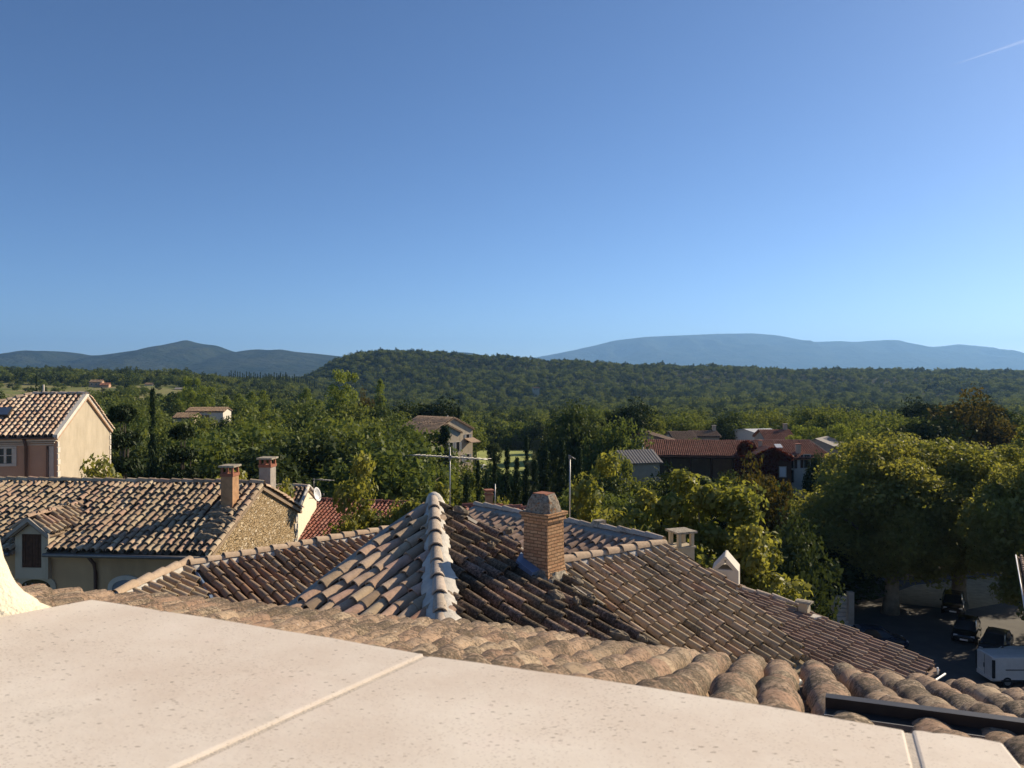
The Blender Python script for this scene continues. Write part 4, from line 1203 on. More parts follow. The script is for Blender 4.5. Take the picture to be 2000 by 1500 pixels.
# ------------------------------------------------------------------ pink house with pale roof at the far left
def pink_house():
    Fc = W(112, 853, 36.5); K = W(221, 839, 44.5)
    gd = Vector((K.x - Fc.x, K.y - Fc.y, 0)); Wd = gd.length; g = gd / Wd; e = Vector((-g.y, g.x, 0))
    Rg = Vector((Fc.x + g.x * Wd / 2, Fc.y + g.y * Wd / 2, 0)); Rg.z = CZ + (HZ - 771) / F * Rg.y
    s = (Rg.z - Fc.z) / (Wd / 2)
    h = thing("house", "tall pink plastered house with pale hipped tile roof and plain beige gable", "house", (Rg.x - 3, Rg.y, 0))
    Pf = Plane(Rg, (-g.x, -g.y), s); Pb = Plane(Rg, (g.x, g.y), (Rg.z - K.z) / (Wd / 2))
    Rl = Rg + e * 2.5; Fl = Fc + e * 8.5; Kl = K + e * 8.5
    sky_ = [Pf.ray(-20, 803), Pf.ray(27, 803), Pf.ray(18, 819), Pf.ray(-30, 819)]
    tile_roof("roof", Pf, [Rg, Rl, Fl, Fc], M['tile_pink_house'], h, pitch=.25, expo=.36, seed=101, jit=1.0, anchor='eave')
    tile_roof("roof", Pb, [Rg, K, Kl, Rl], M['tile_pink_house'], h, pitch=.25, expo=.36, seed=102, anchor='eave')
    hx = (Fl - Rl); Ph = Plane(Rl, (e.x, e.y), (Rl.z - Fl.z) / 6.0)
    tile_roof("roof", Ph, [Rl, Fl, Kl], M['tile_pink_house'], h, pitch=.25, expo=.36, seed=103)
    ridge_caps("ridge_tiles", Rg + Vector((0, 0, .07)), Rl + Vector((0, 0, .07)), M['ridge_old'], h, r=.12, seed=104)
    ridge_caps("ridge_tiles", Rl + Vector((0, 0, .08)), Fl + Vector((0, 0, .06)), M['ridge_cream'], h, r=.13, seed=105)
    mb = MB(); mb.prism([p + Pf.n * .22 for p in sky_], [p + Pf.n * .02 for p in sky_]); sk = mb.build("skylight", M['dark_frame'], h, uv=False)
    c = sum(sky_, Vector()) / 4
    mb = MB(); mb.prism([c + (p - c) * .9 + Pf.n * .235 for p in sky_], [c + (p - c) * .9 + Pf.n * .2 for p in sky_]); mb.build("pane", M['roof_glass'], sk, uv=False)
    # walls
    i = .30; f0 = Fc + g * i; k0 = K - g * .1; ze = Fc.z + s * i - .2
    ins = e * .12; f0 = f0 + ins; k0 = k0 + ins; m0 = Rg + ins
    mb = MB(); zk = K.z + s * .1 - .15
    mb.add([(f0.x, f0.y, 0), (k0.x, k0.y, 0), (k0.x, k0.y, zk), (m0.x, m0.y, Rg.z - .15), (f0.x, f0.y, ze)], [(0, 1, 2, 3, 4)])
    gw = mb.build("wall", M['plaster_warm'], h); gw["label"] = "sunlit beige gable wall"
    L2 = e * 8.1; bl, kl = f0 + L2, k0 + L2
    mb = MB()
    mb.add([(f0.x, f0.y, 0), (f0.x, f0.y, ze), (bl.x, bl.y, ze), (bl.x, bl.y, 0)], [(0, 1, 2, 3)])
    mb.add([(bl.x, bl.y, 0), (bl.x, bl.y, ze), (kl.x, kl.y, ze), (kl.x, kl.y, 0)], [(0, 1, 2, 3)])
    mb.add([(k0.x, k0.y, 0), (k0.x, k0.y, zk), (kl.x, kl.y, zk), (kl.x, kl.y, 0)], [(3, 2, 1, 0)])
    fw = mb.build("wall", M['plaster_pink'], h); fw["label"] = "shaded pink front wall"
    for a_, b_ in ((Rg, Fc), (Rg, K)):
        mb = MB()
        mb.loft([[a_ - e * .0 + Vector((0, 0, .12)), a_ + e * .2 + Vector((0, 0, .12)), a_ + e * .2 - Vector((0, 0, .12)), a_ - e * .0 - Vector((0, 0, .12))],
                 [b_ - e * .0 + Vector((0, 0, .10)), b_ + e * .2 + Vector((0, 0, .10)), b_ + e * .2 - Vector((0, 0, .10)), b_ - e * .0 - Vector((0, 0, .10))]])
        mb.build("verge", M['plaster_white'], h)
    def Q(px, py):
        r = Vector(((px - 1000) / F, 1, (HZ - py) / F)); o = Vector((0, 0, CZ))
        t = (f0 - o).dot(g) / r.dot(g); return o + r * t
    def fbox(mb, x0, x1, y0, y1, b0, b1):
        a, b = Q(x0, y1), Q(x1, y0); c = (a + b) / 2 + g * ((b0 + b1) / 2)
        obox(mb, (c.x, c.y), (e.x, e.y), abs((b - a).dot(e)), abs(b1 - b0), a.z, b.z)
    mb = MB(); fbox(mb, -60, 112, 858, 863, -.24, .02); fbox(mb, -60, 108, 863, 867, -.14, .02); fbox(mb, -60, 106, 867, 871.5, -.05, .02); mb.build("cornice", M['stone_trim'], h)
    mb = MB(); fbox(mb, 96, 105.2, 871.5, 1100, -.045, .02); fbox(mb, -60, 95.5, 942, 951, -.045, .02); mb.build("stone_trim", M['stone_trim'], h)
    mb = MB(); fbox(mb, -60, 113, 853, 858, -.42, -.24); mb.build("gutter", M['brown_pipe'], h)
    mb = MB(); a = Q(52, 857) - g * .3; b = Q(52.5, 872) - g * .1; c = Vector((b.x, b.y, 8)); mb.tube([a, b, c], .07, 8)
    mb.build("downpipe", M['brown_pipe'], h, uv=False)
    mb = MB(); b = Q(94, 871) - g * .07; mb.tube([b, Vector((b.x, b.y, 8))], .045, 8); mb.build("downpipe", M['brown_pipe'], h, uv=False)
    mb = MB(); fbox(mb, -5, 33, 871.6, 876, -.06, .02); fbox(mb, -5, 33, 905, 911, -.07, .02); fbox(mb, 26, 33, 876, 905, -.06, .02); win = mb.build("window", M['stone_trim'], h)
    mb = MB(); fbox(mb, -5, 26, 876, 905, -.012, .01); mb.build("pane", M['glass'], win)
    mb = MB(); fbox(mb, 8, 13, 876, 905, -.04, -.015); fbox(mb, -5, 26, 888.5, 890.5, -.045, -.02); fbox(mb, 23.5, 26, 876, 905, -.04, -.015); mb.build("window_bar", M['stone_trim'], win)
    for o_, sg_, kk in ((f0, 1, 1.0), (k0, -1, .66)):
        mb = MB()
        for n_ in range(24):
            z = ze - .3 - n_ * .28; ww = (.3 if n_ % 2 else .18) * kk
            c = o_ + g * (ww / 2 * sg_) - e * .018; mb.box((c.x, c.y, z), (.05, ww, .24), math.atan2(g.y, g.x) - math.pi / 2)
        mb.build("quoins", M['plaster_white'], h)
    mb = MB(); c = W(85, 772, Rg.y + .5); mb.tube([c - Vector((0, 0, .3)), c + Vector((0, 0, .55))], .05, 8); mb.build("flue_pipe", M['stone_trim'], h, uv=False)
pink_house()

# ------------------------------------------------------------------ small houses behind: white gable with dish, red roof
def white_gable_house():
    ap = W(603, 951, 41); rk = W(584, 993, 39.2)
    g = Vector((rk.x - ap.x, rk.y - ap.y, 0)); run = g.length; g /= run; e = Vector((g.y, -g.x, 0))
    if e.x > 0: e = -e
    s = (ap.z - rk.z) / run
    h = thing("house", "small house with white gable and narrow tile roof behind the stone gable", "house", (ap.x - 2, ap.y, 0))
    P1 = Plane(ap, (g.x, g.y), s); P2 = Plane(ap, (-g.x, -g.y), s)
    back = ap - g * run; back.z = rk.z
    tile_roof("roof", P1, [ap, ap + e * 4.2, rk + e * 4.2, rk], M['tile_lwing'], h, pitch=.25, seed=111, anchor='eave')
    tile_roof("roof", P2, [ap, back, back + e * 4.2, ap + e * 4.2], M['tile_lwing'], h, pitch=.25, seed=112, anchor='eave')
    mb = MB(); i = e * .06
    q = [rk + i, back + i, ap + i]
    mb.add([(q[0].x, q[0].y, 0), (q[1].x, q[1].y, 0), (q[1].x, q[1].y, q[1].z), tuple(q[2] - Vector((0, 0, .02))), (q[0].x, q[0].y, q[0].z)], [(0, 1, 2, 3, 4)])
    l = e * 4
    mb.add([(q[0].x, q[0].y, 0), (q[0].x, q[0].y, q[0].z - .1), tuple(Vector((q[0].x, q[0].y, q[0].z - .1)) + l), tuple(Vector((q[0].x, q[0].y, 0)) + l)], [(0, 1, 2, 3)])
    mb.build("wall", M['plaster_cream_wall'], h)
    ridge_caps("ridge_tiles", ap + Vector((0, 0, .06)), ap + e * 4.2 + Vector((0, 0, .06)), M['ridge_old'], h, seed=113)
    for nm, (a_, b_) in (("verge", (ap, rk)), ("verge", (ap, back))):
        mb = MB(); mb.tube([a_ + Vector((0, 0, .06)), b_ + Vector((0, 0, .06))], .09, 6); mb.build(nm, M['plaster_white'], h, uv=False)
    # satellite dish on its wall bracket
    t = thing("satellite_dish", "white satellite dish on the white gable behind the stone gable", "satellite dish", W(616, 970, 40.3))
    c = W(617, 966, 40.3); ax = Vector((.93, -.30, .25)).normalized(); u_ = ax.cross(Vector((0, 0, 1))).normalized(); v_ = u_.cross(ax)
    mb = MB(); rings = []
    for q_ in (0.02, .3, .6, .85, 1.0):
        rings.append([c + u_ * (.31 * q_ * math.cos(a)) + v_ * (.36 * q_ * math.sin(a)) + ax * (.10 * q_ * q_) for a in np.linspace(0, 2 * math.pi, 25)[:-1]])
    rings += [[p - ax * .02 for p in r_] for r_ in rings[::-1]]
    mb.loft(rings, smooth=True); mb.build("dish", M['white_metal'], t, uv=False)
    mb = MB(); mb.tube([c - v_ * .3, c + ax * .42 - v_ * .1], .012, 6); mb.box(tuple(c + ax * .44 - v_ * .08), (.06, .06, .09)); mb.build("feed_arm", M['alu'], t, uv=False)
    for dz in (-.18, .18):
        mb = MB(); mb.tube([c + Vector((0, 0, dz)), W(604, 966, 40.4) + Vector((0, 0, dz))], .02, 6); mb.build("bracket", M['zinc'], t, uv=False)
white_gable_house()

def antenna(px, ytop, ybase, Y, bx0, bx1, by0, by1, nel, ellen, label, mast_r=.014, ang=.0, eldir=(.35, -.9), vee=False):
    b = W(px, ybase, Y); t = thing("tv_antenna", label, "antenna", b)
    top = W(px, ytop, Y); mb = MB(); mb.tube([b - Vector((0, 0, .3)), top], mast_r, 8); mb.build("mast", M['alu'], t, uv=False)
    if nel:
        a = W(bx0, by0, Y); c = W(bx1, by1, Y)
        mb = MB(); mb.tube([a, c], .012, 6); mb.build("boom", M['alu'], t, uv=False)
        d = Vector((eldir[0], eldir[1], 0)).normalized()
        for k in range(nel):
            f = (k + .3) / nel; p = a + (c - a) * f; q = ellen * (1 if f < .75 else 1.25)
            mb = MB(); mb.tube([p - d * q / 2 + Vector((0, 0, .01)), p + d * q / 2 + Vector((0, 0, .01))], .006, 5); mb.build("dipole", M['alu'], t, uv=False)
        mb = MB(); m = top + (a + c) / 2; mm = W(px, (by0 + by1) / 2, Y); mb.box(tuple(mm), (.07, .07, .09)); mb.build("clamp", M['zinc'], t, uv=False)
    return t
antenna(879, 873, 1000, 18.0, 805, 952, 889, 898, 14, .34, "tall tv antenna with a long comb of rods behind the pavilion roof", eldir=(.80, .62))
antenna(1113, 890, 1035, 22.0, 1111, 1124, 889, 897, 3, .16, "bare aerial pole standing behind the brick chimney", mast_r=.02)
antenna(613, 934, 952, 41, 618, 645, 936, 939, 6, .5, "small tv antenna beside the satellite dish on the white gable", eldir=(.5, .2))
antenna(967, 945, 990, 30, 967, 967, 940, 940, 0, .1, "thin pole beside the small red brick chimney", mast_r=.02)

def red_roof_house():
    z = CZ - 7.0
    a = WZ(612, 977, -7.0); b = WZ(805, 984, -7.0)
    e = (b - a); e.z = 0; e.normalize(); g = Vector((e.y, -e.x, 0))
    if g.y > 0: g = -g
    s = .3; run = 5.6
    h = thing("house", "house with new red tile roof half hidden by the leafy trees left of the pavilion", "house", (a.x + 3, a.y - 2, 0))
    P1 = Plane(a, (g.x, g.y), s); P2 = Plane(a, (-g.x, -g.y), s)
    b = a + e * 6.8
    f0, f1 = a + g * run - Vector((0, 0, s * run)), b + g * run - Vector((0, 0, s * run))
    k0, k1 = a - g * run - Vector((0, 0, s * run)), b - g * run - Vector((0, 0, s * run))
    tile_roof("roof", P1, [a, b, f1, f0], M['tile_red'], h, pitch=.22, expo=.33, seed=121, jit=.4, anchor='eave')
    tile_roof("roof", P2, [a, k0, k1, b], M['tile_red'], h, pitch=.22, expo=.33, seed=122, jit=.4, anchor='eave')
    ridge_caps("ridge_tiles", a + Vector((0, 0, .07)), b + Vector((0, 0, .07)), M['tile_red'], h, seed=123)
    for q0, q1 in ((a, f0), (a, k0)):
        mb = MB(); mb.tube([q0 + Vector((0, 0, .05)), q1 + Vector((0, 0, .05))], .11, 6); mb.build("verge", M['plaster_white'], h, uv=False)
    ii = .25
    mb = MB()
    A_, B_, C_, D_ = f0 - g * ii + e * ii, f1 - g * ii - e * ii, k1 + g * ii - e * ii, k0 + g * ii + e * ii
    zt = f0.z - .15
    mb.prism([(p.x, p.y, zt) for p in (A_, B_, C_, D_)], [(p.x, p.y, 0) for p in (A_, B_, C_, D_)])
    for p, q_, r_ in ((A_, D_, a + e * ii), (B_, C_, b - e * ii)):
        mb.add([(p.x, p.y, zt), (q_.x, q_.y, zt), (r_.x, r_.y, a.z - .15)], [(0, 1, 2)])
    mb.build("wall", M['plaster_white'], h)
red_roof_house()

def low_red_house():
    a = W(905, 1004, 32); b = W(1075, 992, 31)
    z = W(1000, 990, 32).z
    a.z = z; b.z = z
    e = (b - a).normalized(); g = Vector((e.y, -e.x, 0)); s = .33; run = 4.5
    h = thing("house", "low house whose red ridge shows behind the pinkish slope beside the brick chimney", "house", (a.x, a.y, 0))
    P1 = Plane(a, (g.x, g.y), s); f0, f1 = a + g * run - Vector((0, 0, s * run)), b + g * run - Vector((0, 0, s * run))
    P2 = Plane(a, (-g.x, -g.y), s); k0, k1 = a - g * run - Vector((0, 0, s * run)), b - g * run - Vector((0, 0, s * run))
    tile_roof("roof", P1, [a, b, f1, f0], M['tile_red'], h, pitch=.24, seed=131, anchor='eave')
    tile_roof("roof", P2, [a, k0, k1, b], M['tile_red'], h, pitch=.24, seed=132, anchor='eave')
    ridge_caps("ridge_tiles", a + Vector((0, 0, .08)), b + Vector((0, 0, .08)), M['tile_red'], h, seed=133)
    mb = MB(); A_, B_, C_, D_ = f0 - g * .3, f1 - g * .3, k1 + g * .3, k0 + g * .3
    mb.prism([(p.x, p.y, f0.z - .1) for p in (A_, B_, C_, D_)], [(p.x, p.y, 0) for p in (A_, B_, C_, D_)]); mb.build("wall", M['plaster_warm'], h)
    c = W(955, 980, 31.5); zt = W(955, 959, 31.5).z
    mb = MB(); mb.box((c.x, c.y, (c.z - .8 + zt) / 2), (.24, .28, zt - c.z + .8), .3); ch = mb.build("chimney", M['brick_plain'], h)
    ch["label"] = "small red brick chimney"
    mb = MB(); mb.box((c.x, c.y, zt + .03), (.36, .40, .06), .3); mb.box((c.x, c.y, zt - .12), (.31, .35, .06), .3); mb.build("chimney_cap", M['cap_clay'], ch)
low_red_house()

# ------------------------------------------------------------------ our own building: parapet coping and the roof just below it
def parapet():
    t = thing("parapet_wall", "parapet topped with wide cream limestone coping slabs in the foreground", "parapet", (0, .6, CZ - 1.6))
    z = -0.4
    A, L = WZ(180, 1170, z), WZ(0, 1204, z)
    J1, J1b = WZ(829, 1276, z), WZ(332, 1500, z)
    J2, J2b = WZ(1766, 1420, z), WZ(1786, 1500, z)
    B, Cc = WZ(1957, 1446, z), WZ(2003, 1503, z)
    u = (B - A).normalized()
    L2 = A + (L - A) * 9; J1e = J1 + (J1b - J1) * 2.4; J2e = J2 + (J2b - J2) * 5.5; Ce = B + (Cc - B) * 14
    gp = u * .0075
    def bow(a, b, k, n=8):       # front edge with the slight sag of hand-cut stone
        d = Vector((-(b - a).y, (b - a).x, 0)).normalized()
        return [a + (b - a) * (i / n) + d * (k * math.sin(math.pi * i / n) + .0015 * math.sin(i * 2.3)) for i in range(n + 1)]
    slabs = [([L2] + bow(A, J1, .004) + [J1e], "left coping slab, largest"), (bow(J1 + gp, J2, .010) + [J2e, J1e + gp], "middle coping slab"), (bow(J2 + gp, B, .003) + [Ce, J2e + gp], "right end coping slab")]
    for k, (pts, lab) in enumerate(slabs):
        mb = MB(); dz = (0, -.002, -.001)[k]
        top = [tuple(p + Vector((0, 0, dz))) for p in pts]; bot = [(p[0], p[1], p[2] - .05) for p in top]
        ar = sum(top[i][0] * top[(i + 1) % len(top)][1] - top[(i + 1) % len(top)][0] * top[i][1] for i in range(len(top)))
        if ar < 0: top.reverse(); bot.reverse()
        mb.prism(top, bot); o = mb.build("coping_slab", M['limestone'], t, bevel=.0035); o["label"] = lab
    ins = Vector((u.y, -u.x, 0)) * .0
    f = Vector((-u.y, u.x, 0)); f = -f if f.y < 0 else f
    P = [A - f * .012, B - f * .012 - u * .012, Ce - u * .03, J1e, L2 + u * .02]
    P = P[::-1]
    mb = MB(); mb.prism([(p.x, p.y, CZ - .4035) for p in P], [(p.x, p.y, CZ - 1.6) for p in P]); mb.build("wall", M['joint'], t)
parapet()

def plaster_post():
    Y = 1.36; cx = (-62 - 1000) / F * Y
    t = MB(); r = np.random.default_rng(5); rings = []
    prof = [(1215, 82), (1203, 70), (1196, 58), (1186, 45), (1174, 34), (1158, 21), (1138, 11), (1115, 4), (1096, -3), (1060, -10), (1000, -22), (900, -30), (780, -34)]
    k = 36
    for i, (py, px) in enumerate(prof):
        rad = (px + 62) / F * Y; z = CZ + (HZ - py) / F * Y
        ring = []
        for a in range(k):
            th = 2 * math.pi * a / k
            q = rad * (1 + r.normal(0, .012)) + (.006 * math.sin(5 * th + i) if i < 4 else 0)
            ring.append((cx + q * math.cos(th), Y + q * math.sin(th), z + r.normal(0, .0015)))
        rings.append(ring)
    t.loft(rings, smooth=True)
    tag(t.build("plaster_pier", M['plaster_cream_wall'], uv=False), "bright rough plaster pier with flared foot on the left end of the parapet", "pier")
plaster_post()

EZ = -2.52
E1 = WZ(1000, 1240, EZ); E1.z -= .115
NP = Plane(E1, (0.318, 0.948), 0.303)
def near_roof():
    t = thing("house", "old lichened barrel tile roof directly below the parapet, sloping away from the viewer", "house", (E1.x, E1.y - 3, 0))
    el, em, er = NP.ray(-60, 1164), NP.ray(1000, 1262), NP.ray(2250, 1424)
    A_, B_ = WZ(180, 1170, -.4), WZ(1957, 1446, -.4)
    dd = (B_ - A_).normalized(); ff = Vector((-dd.y, dd.x, 0)); ff = -ff if ff.y < 0 else ff
    def edge(t): p = A_ + dd * t + ff * .16; return Vector((p.x, p.y, NP.z(p.x, p.y)))
    tl, tr = edge(-3.2), edge(3.6)
    tile_roof("roof", NP, [el, em, er, tr, tl], M['tile_near'], t, pitch=.245, expo=.33, seed=201, tpl=TPL_NEAR, jit=1.25, anchor='eave', lump=.011, wav=.008)
    mb = MB(); ii = NP.b * -.5
    d = Vector((NP.d[0], NP.d[1], 0)) * -.35
    a, b = el + d, er + d; c, e_ = er + d * 17, el + d * 17
    mb.prism([(p.x, p.y, CZ - 2.75) for p in (a, e_, c, b)][::-1], [(p.x, p.y, 0) for p in (a, e_, c, b)][::-1]); mb.build("wall", M['plaster_warm'], t)
    # dark metal frame profile lying across the tiles at the right
    p0, p1 = NP.ray(1612, 1452) , NP.ray(2060, 1520)
    h0, h1 = .15, .15
    f = thing("metal_profile", "dark grey metal channel lying across the near barrel tiles at the right", "metal channel", (p0 + p1) / 2)
    d = (p1 - p0).normalized(); sd = Vector((d.y, -d.x, 0)).normalized()
    def bar(o1, o2, z0, z1, nm, mt):
        mb = MB()
        A_ = [p0 + sd * o1 + Vector((0, 0, h0 + z0)), p0 + sd * o2 + Vector((0, 0, h0 + z0)), p0 + sd * o2 + Vector((0, 0, h0 + z1)), p0 + sd * o1 + Vector((0, 0, h0 + z1))]
        B_ = [p + (p1 - p0) for p in A_]
        mb.loft([A_, B_]); mb.build(nm, mt, f, uv=False)
    bar(-.045, .0, -.08, .03, "upstand", M['dark_frame']); bar(.0, .07, -.05, -.012, "flange", M['dark_frame']); bar(.0705, .076, -.03, -.008, "bright_edge", M['alu'])
near_roof()

# ------------------------------------------------------------------ buildings out in the valley
def gable_block(name_parent, apex, ridge_dir, length, halfw, slope, z0, wallm, roofm, tiles=True, pitch=.26, seed=0, inset=.3, corr=False, wins=()):
    """gabled block: apex = ridge end nearest the viewer's side, ridge runs along ridge_dir"""
    rd = Vector((ridge_dir[0], ridge_dir[1], 0)).normalized(); g = Vector((rd.y, -rd.x, 0))
    a = Vector(apex); b = a + rd * length; dz = Vector((0, 0, slope * halfw))
    out = []
    for sgn in (1, -1):
        pl = Plane(a, (g.x * sgn, g.y * sgn), slope)
        f0, f1 = a + g * halfw * sgn - dz, b + g * halfw * sgn - dz
        if tiles: out.append(tile_roof("roof", pl, [a, b, f1, f0], roofm, name_parent, pitch=pitch, expo=pitch * 1.5, seed=seed + sgn, jit=.7, anchor='eave'))
        else:
            mb = MB(); n = pl.n
            k = max(2, int(length / .35)) if corr else 1
            for i in range(k):
                q0, q1 = a + rd * (length * i / k), a + rd * (length * (i + (.55 if corr else 1)) / k)
                w = g * halfw * sgn - dz
                for (s0, s1, h) in (((q0, q1, .06),) if corr else ((q0, q1, .04),)):
                    top = [s0 + n * h, s1 + n * h, s1 + w + n * h, s0 + w + n * h]; bot = [p - n * .1 for p in top]
                    if sgn > 0: top.reverse(); bot.reverse()
                    mb.prism(top, bot)
            if corr:
                w = g * halfw * sgn - dz; top = [a, b, b + w, a + w]; bot = [p - n * .1 for p in top]
                if sgn > 0: top.reverse(); bot.reverse()
                mb.prism(top, bot)
            out.append(mb.build("roof", roofm, name_parent, uv=False))
    i = inset; zt = a.z - slope * (halfw - i) - .12
    c = [a + rd * i - g * (halfw - i), a + rd * i + g * (halfw - i), b - rd * i + g * (halfw - i), b - rd * i - g * (halfw - i)]
    mb = MB()
    top = [(p.x, p.y, zt) for p in c]; bot = [(p.x, p.y, z0) for p in c]
    ar = sum(top[i_][0] * top[(i_ + 1) % 4][1] - top[(i_ + 1) % 4][0] * top[i_][1] for i_ in range(4))
    mb.prism(top if ar > 0 else top[::-1], bot if ar > 0 else bot[::-1])
    for p, q, r_ in ((c[0], c[1], a + rd * i), (c[3], c[2], b - rd * i)):
        mb.add([(p.x, p.y, zt), (q.x, q.y, zt), (r_.x, r_.y, a.z - .12)], [(0, 1, 2)])
    wl = mb.build("wall", wallm, name_parent)
    return rd, g, c, zt, wl

def window(parent, c, ux, w, h, frame=M['stone_trim'], pane=M['glass'], shut=None, depth=.06):
    """c = centre on the wall face; ux along the wall; the window stands 'depth' proud"""
    nx = Vector((ux[1], -ux[0], 0))
    if nx.dot(Vector(c) - Vector((0, 0, CZ))) > 0: nx = -nx
    mb = MB(); p = Vector(c) + nx * .02
    for dx, dz, sx, sz in ((-w / 2 - .05, 0, .1, h + .2), (w / 2 + .05, 0, .1, h + .2), (0, h / 2 + .05, w, .1), (0, -h / 2 - .05, w, .1)):
        mb.box((p.x + ux[0] * dx, p.y + ux[1] * dx, p.z + dz), (sx, depth, sz), math.atan2(ux[1], ux[0]))
    f = mb.build("window", frame, parent)
    mb = MB(); q = Vector(c) + nx * .015; mb.box(tuple(q), (w, .03, h), math.atan2(ux[1], ux[0])); mb.build("pane", pane, f)
    if shut:
        for sg in (-1, 1):
            mb = MB(); q = Vector(c) + nx * .035; mb.box((q.x + ux[0] * sg * (w * .75 + .1), q.y + ux[1] * sg * (w * .75 + .1), q.z), (w * .5, .05, h), math.atan2(ux[1], ux[0])); mb.build("shutter", shut, f)
    return f

def farmhouse():
    z0 = gz(-8, 135) - .5
    h = thing("farmhouse", "tan tiled farmhouse with a tall narrow lit gable among the trees beside the meadow", "farmhouse", (-8, 135, z0))
    ap = W(888, 815, 133)
    rd, g, c, zt, wl = gable_block(h, ap, (-.78, .62), 8.5, 5.2, .42, z0, M['plaster_warm'], M['tile_farm'], seed=301, pitch=.30)
    ap2 = W(872, 827, 128)
    rd2, g2, c2, zt2, wl2 = gable_block(h, ap2, (-.78, .62), 6, 4.0, .42, z0, M['plaster_warm'], M['tile_farm'], seed=303, pitch=.30)
    ux = (g.x, g.y)
    for k, (t, z) in enumerate(((3.6, -2.6), (3.6, -6.0), (1.6, -6.0))):
        p = ap + rd * .3 + g * t; window(h, (p.x, p.y, zt + z + 1), ux, .8, 1.4, shut=M['shutter'])
    for t in (1.4, 3.0):
        p = ap2 + rd2 * .3 + g2 * t; window(h, (p.x, p.y, zt2 - 2.3), ux, .8, 1.5, shut=M['shutter'])
    # little lean-to roof on the gable
    mb = MB(); p = ap + rd * .25 + g * 3.9; q = p + Vector((-rd.x, -rd.y, 0)) * 1.6
    zz = W(918, 858, 133).z
    mb.prism([(p.x - g.x * 1.2, p.y - g.y * 1.2, zz), (q.x - g.x * 1.2, q.y - g.y * 1.2, zz - .6), (q.x + g.x * 1.2, q.y + g.y * 1.2, zz - .6), (p.x + g.x * 1.2, p.y + g.y * 1.2, zz)],
             [(p.x - g.x * 1.2, p.y - g.y * 1.2, zz - .12), (q.x - g.x * 1.2, q.y - g.y * 1.2, zz - .72), (q.x + g.x * 1.2, q.y + g.y * 1.2, zz - .72), (p.x + g.x * 1.2, p.y + g.y * 1.2, zz - .12)])
    mb.build("porch_roof", M['tile_farm'], h, uv=False)
    mb = MB(); p = W(874, 818, 136); mb.tube([p - Vector((0, 0, 1.0)), p + Vector((0, 0, .6))], .12, 6); mb.build("flue_pipe", M['zinc'], h, uv=False)
farmhouse()
def parasol():
    p = W(943, 922, 118); t = thing("parasol", "white parasol on the terrace beside the farmhouse", "parasol", (p.x, p.y, gz(p.x, p.y)))
    top = W(943, 908, 118); mb = MB(); mb.tube([(p.x, p.y, gz(p.x, p.y)), tuple(top)], .05, 6); mb.build("pole", M['white_metal'], t, uv=False)
    mb = MB(); rings = []
    for q, z in ((.05, .15), (.6, -.1), (1.15, -.5), (1.13, -.62)):
        rings.append([top + Vector((q * math.cos(a), q * math.sin(a), z)) for a in np.linspace(0, 2 * math.pi, 9)[:-1]])
    mb.loft(rings); mb.build("canopy", M['cloth'], t, uv=False)
parasol()

def barn():
    a = WZ(1254, 859, -9.55); b = WZ(1470, 861, -9.55)
    z0 = gz(a.x + 6, a.y) - .4
    h = thing("barn", "long red tiled barn with dark open front behind the leafy plane trees", "barn", (a.x + 6, a.y, z0))
    e = (b - a); L = e.length; e.normalize(); g = Vector((e.y, -e.x, 0)); g = g if g.y < 0 else -g
    s = .35; run = 5.0
    P1 = Plane(a, (g.x, g.y), s); P2 = Plane(a, (-g.x, -g.y), s)
    f0, f1 = a + g * run - Vector((0, 0, s * run)), b + g * run - Vector((0, 0, s * run)); k0, k1 = a - g * run - Vector((0, 0, s * run)), b - g * run - Vector((0, 0, s * run))
    tile_roof("roof", P1, [a, b, f1, f0], M['tile_barn'], h, pitch=.27, expo=.38, seed=311, jit=.6, anchor='eave')
    tile_roof("roof", P2, [a, k0, k1, b], M['tile_barn'], h, pitch=.27, expo=.38, seed=312, jit=.6, anchor='eave')
    for q0, q1 in ((a, f0),):
        mb = MB(); mb.tube([q0 + Vector((0, 0, .08)), q1 + Vector((0, 0, .08))], .14, 6); mb.build("verge", M['plaster_warm'], h, uv=False)
    zt = f0.z - .15
    back = [k0 + g * .4, k1 + g * .4]
    mb = MB(); m = (back[0] + back[1]) / 2; obox(mb, (m.x, m.y), (e.x, e.y), L - .3, .3, z0, zt)
    for q in (a + e * .3, b - e * .3): obox(mb, (q.x, q.y), (g.x, g.y), run * 2 - .8, .3, z0, zt)
    mb.build("wall", M['wall_shade'], h)
    for k in range(6):
        p = f0 + g * -.4 + e * (.6 + k * (L - 1.2) / 5); mb = MB(); mb.box((p.x, p.y, (z0 + zt) / 2), (.28, .28, zt - z0)); mb.build("post", M['wood_dark'], h)
    mb = MB(); m = (f0 + f1) / 2 - g * .4; obox(mb, (m.x, m.y), (e.x, e.y), L - .4, .22, zt - .25, zt - .02); mb.build("beam", M['wood_dark'], h)
barn()

def leaf_patch(name, pts_fn, n, size, mat, parent, seed):
    r = np.random.default_rng(seed); V = []; tone = []
    for _ in range(n):
        p, nrm = pts_fn(r)
        d = np.array(nrm) + r.normal(0, .55, 3); d /= np.linalg.norm(d)
        t = np.cross(d, r.normal(0, 1, 3)); t /= np.linalg.norm(t); b = np.cross(d, t); s = size * r.uniform(.6, 1.4)
        V += [p - b * s, p + t * s * .7, p + b * s, p - t * s * .7]; tone.append(r.random())
    me = np_mesh(name, np.array(V), list(range(4 * n)), [4] * n, tone=tone); me.materials.append(mat)
    return link(name, me, parent)

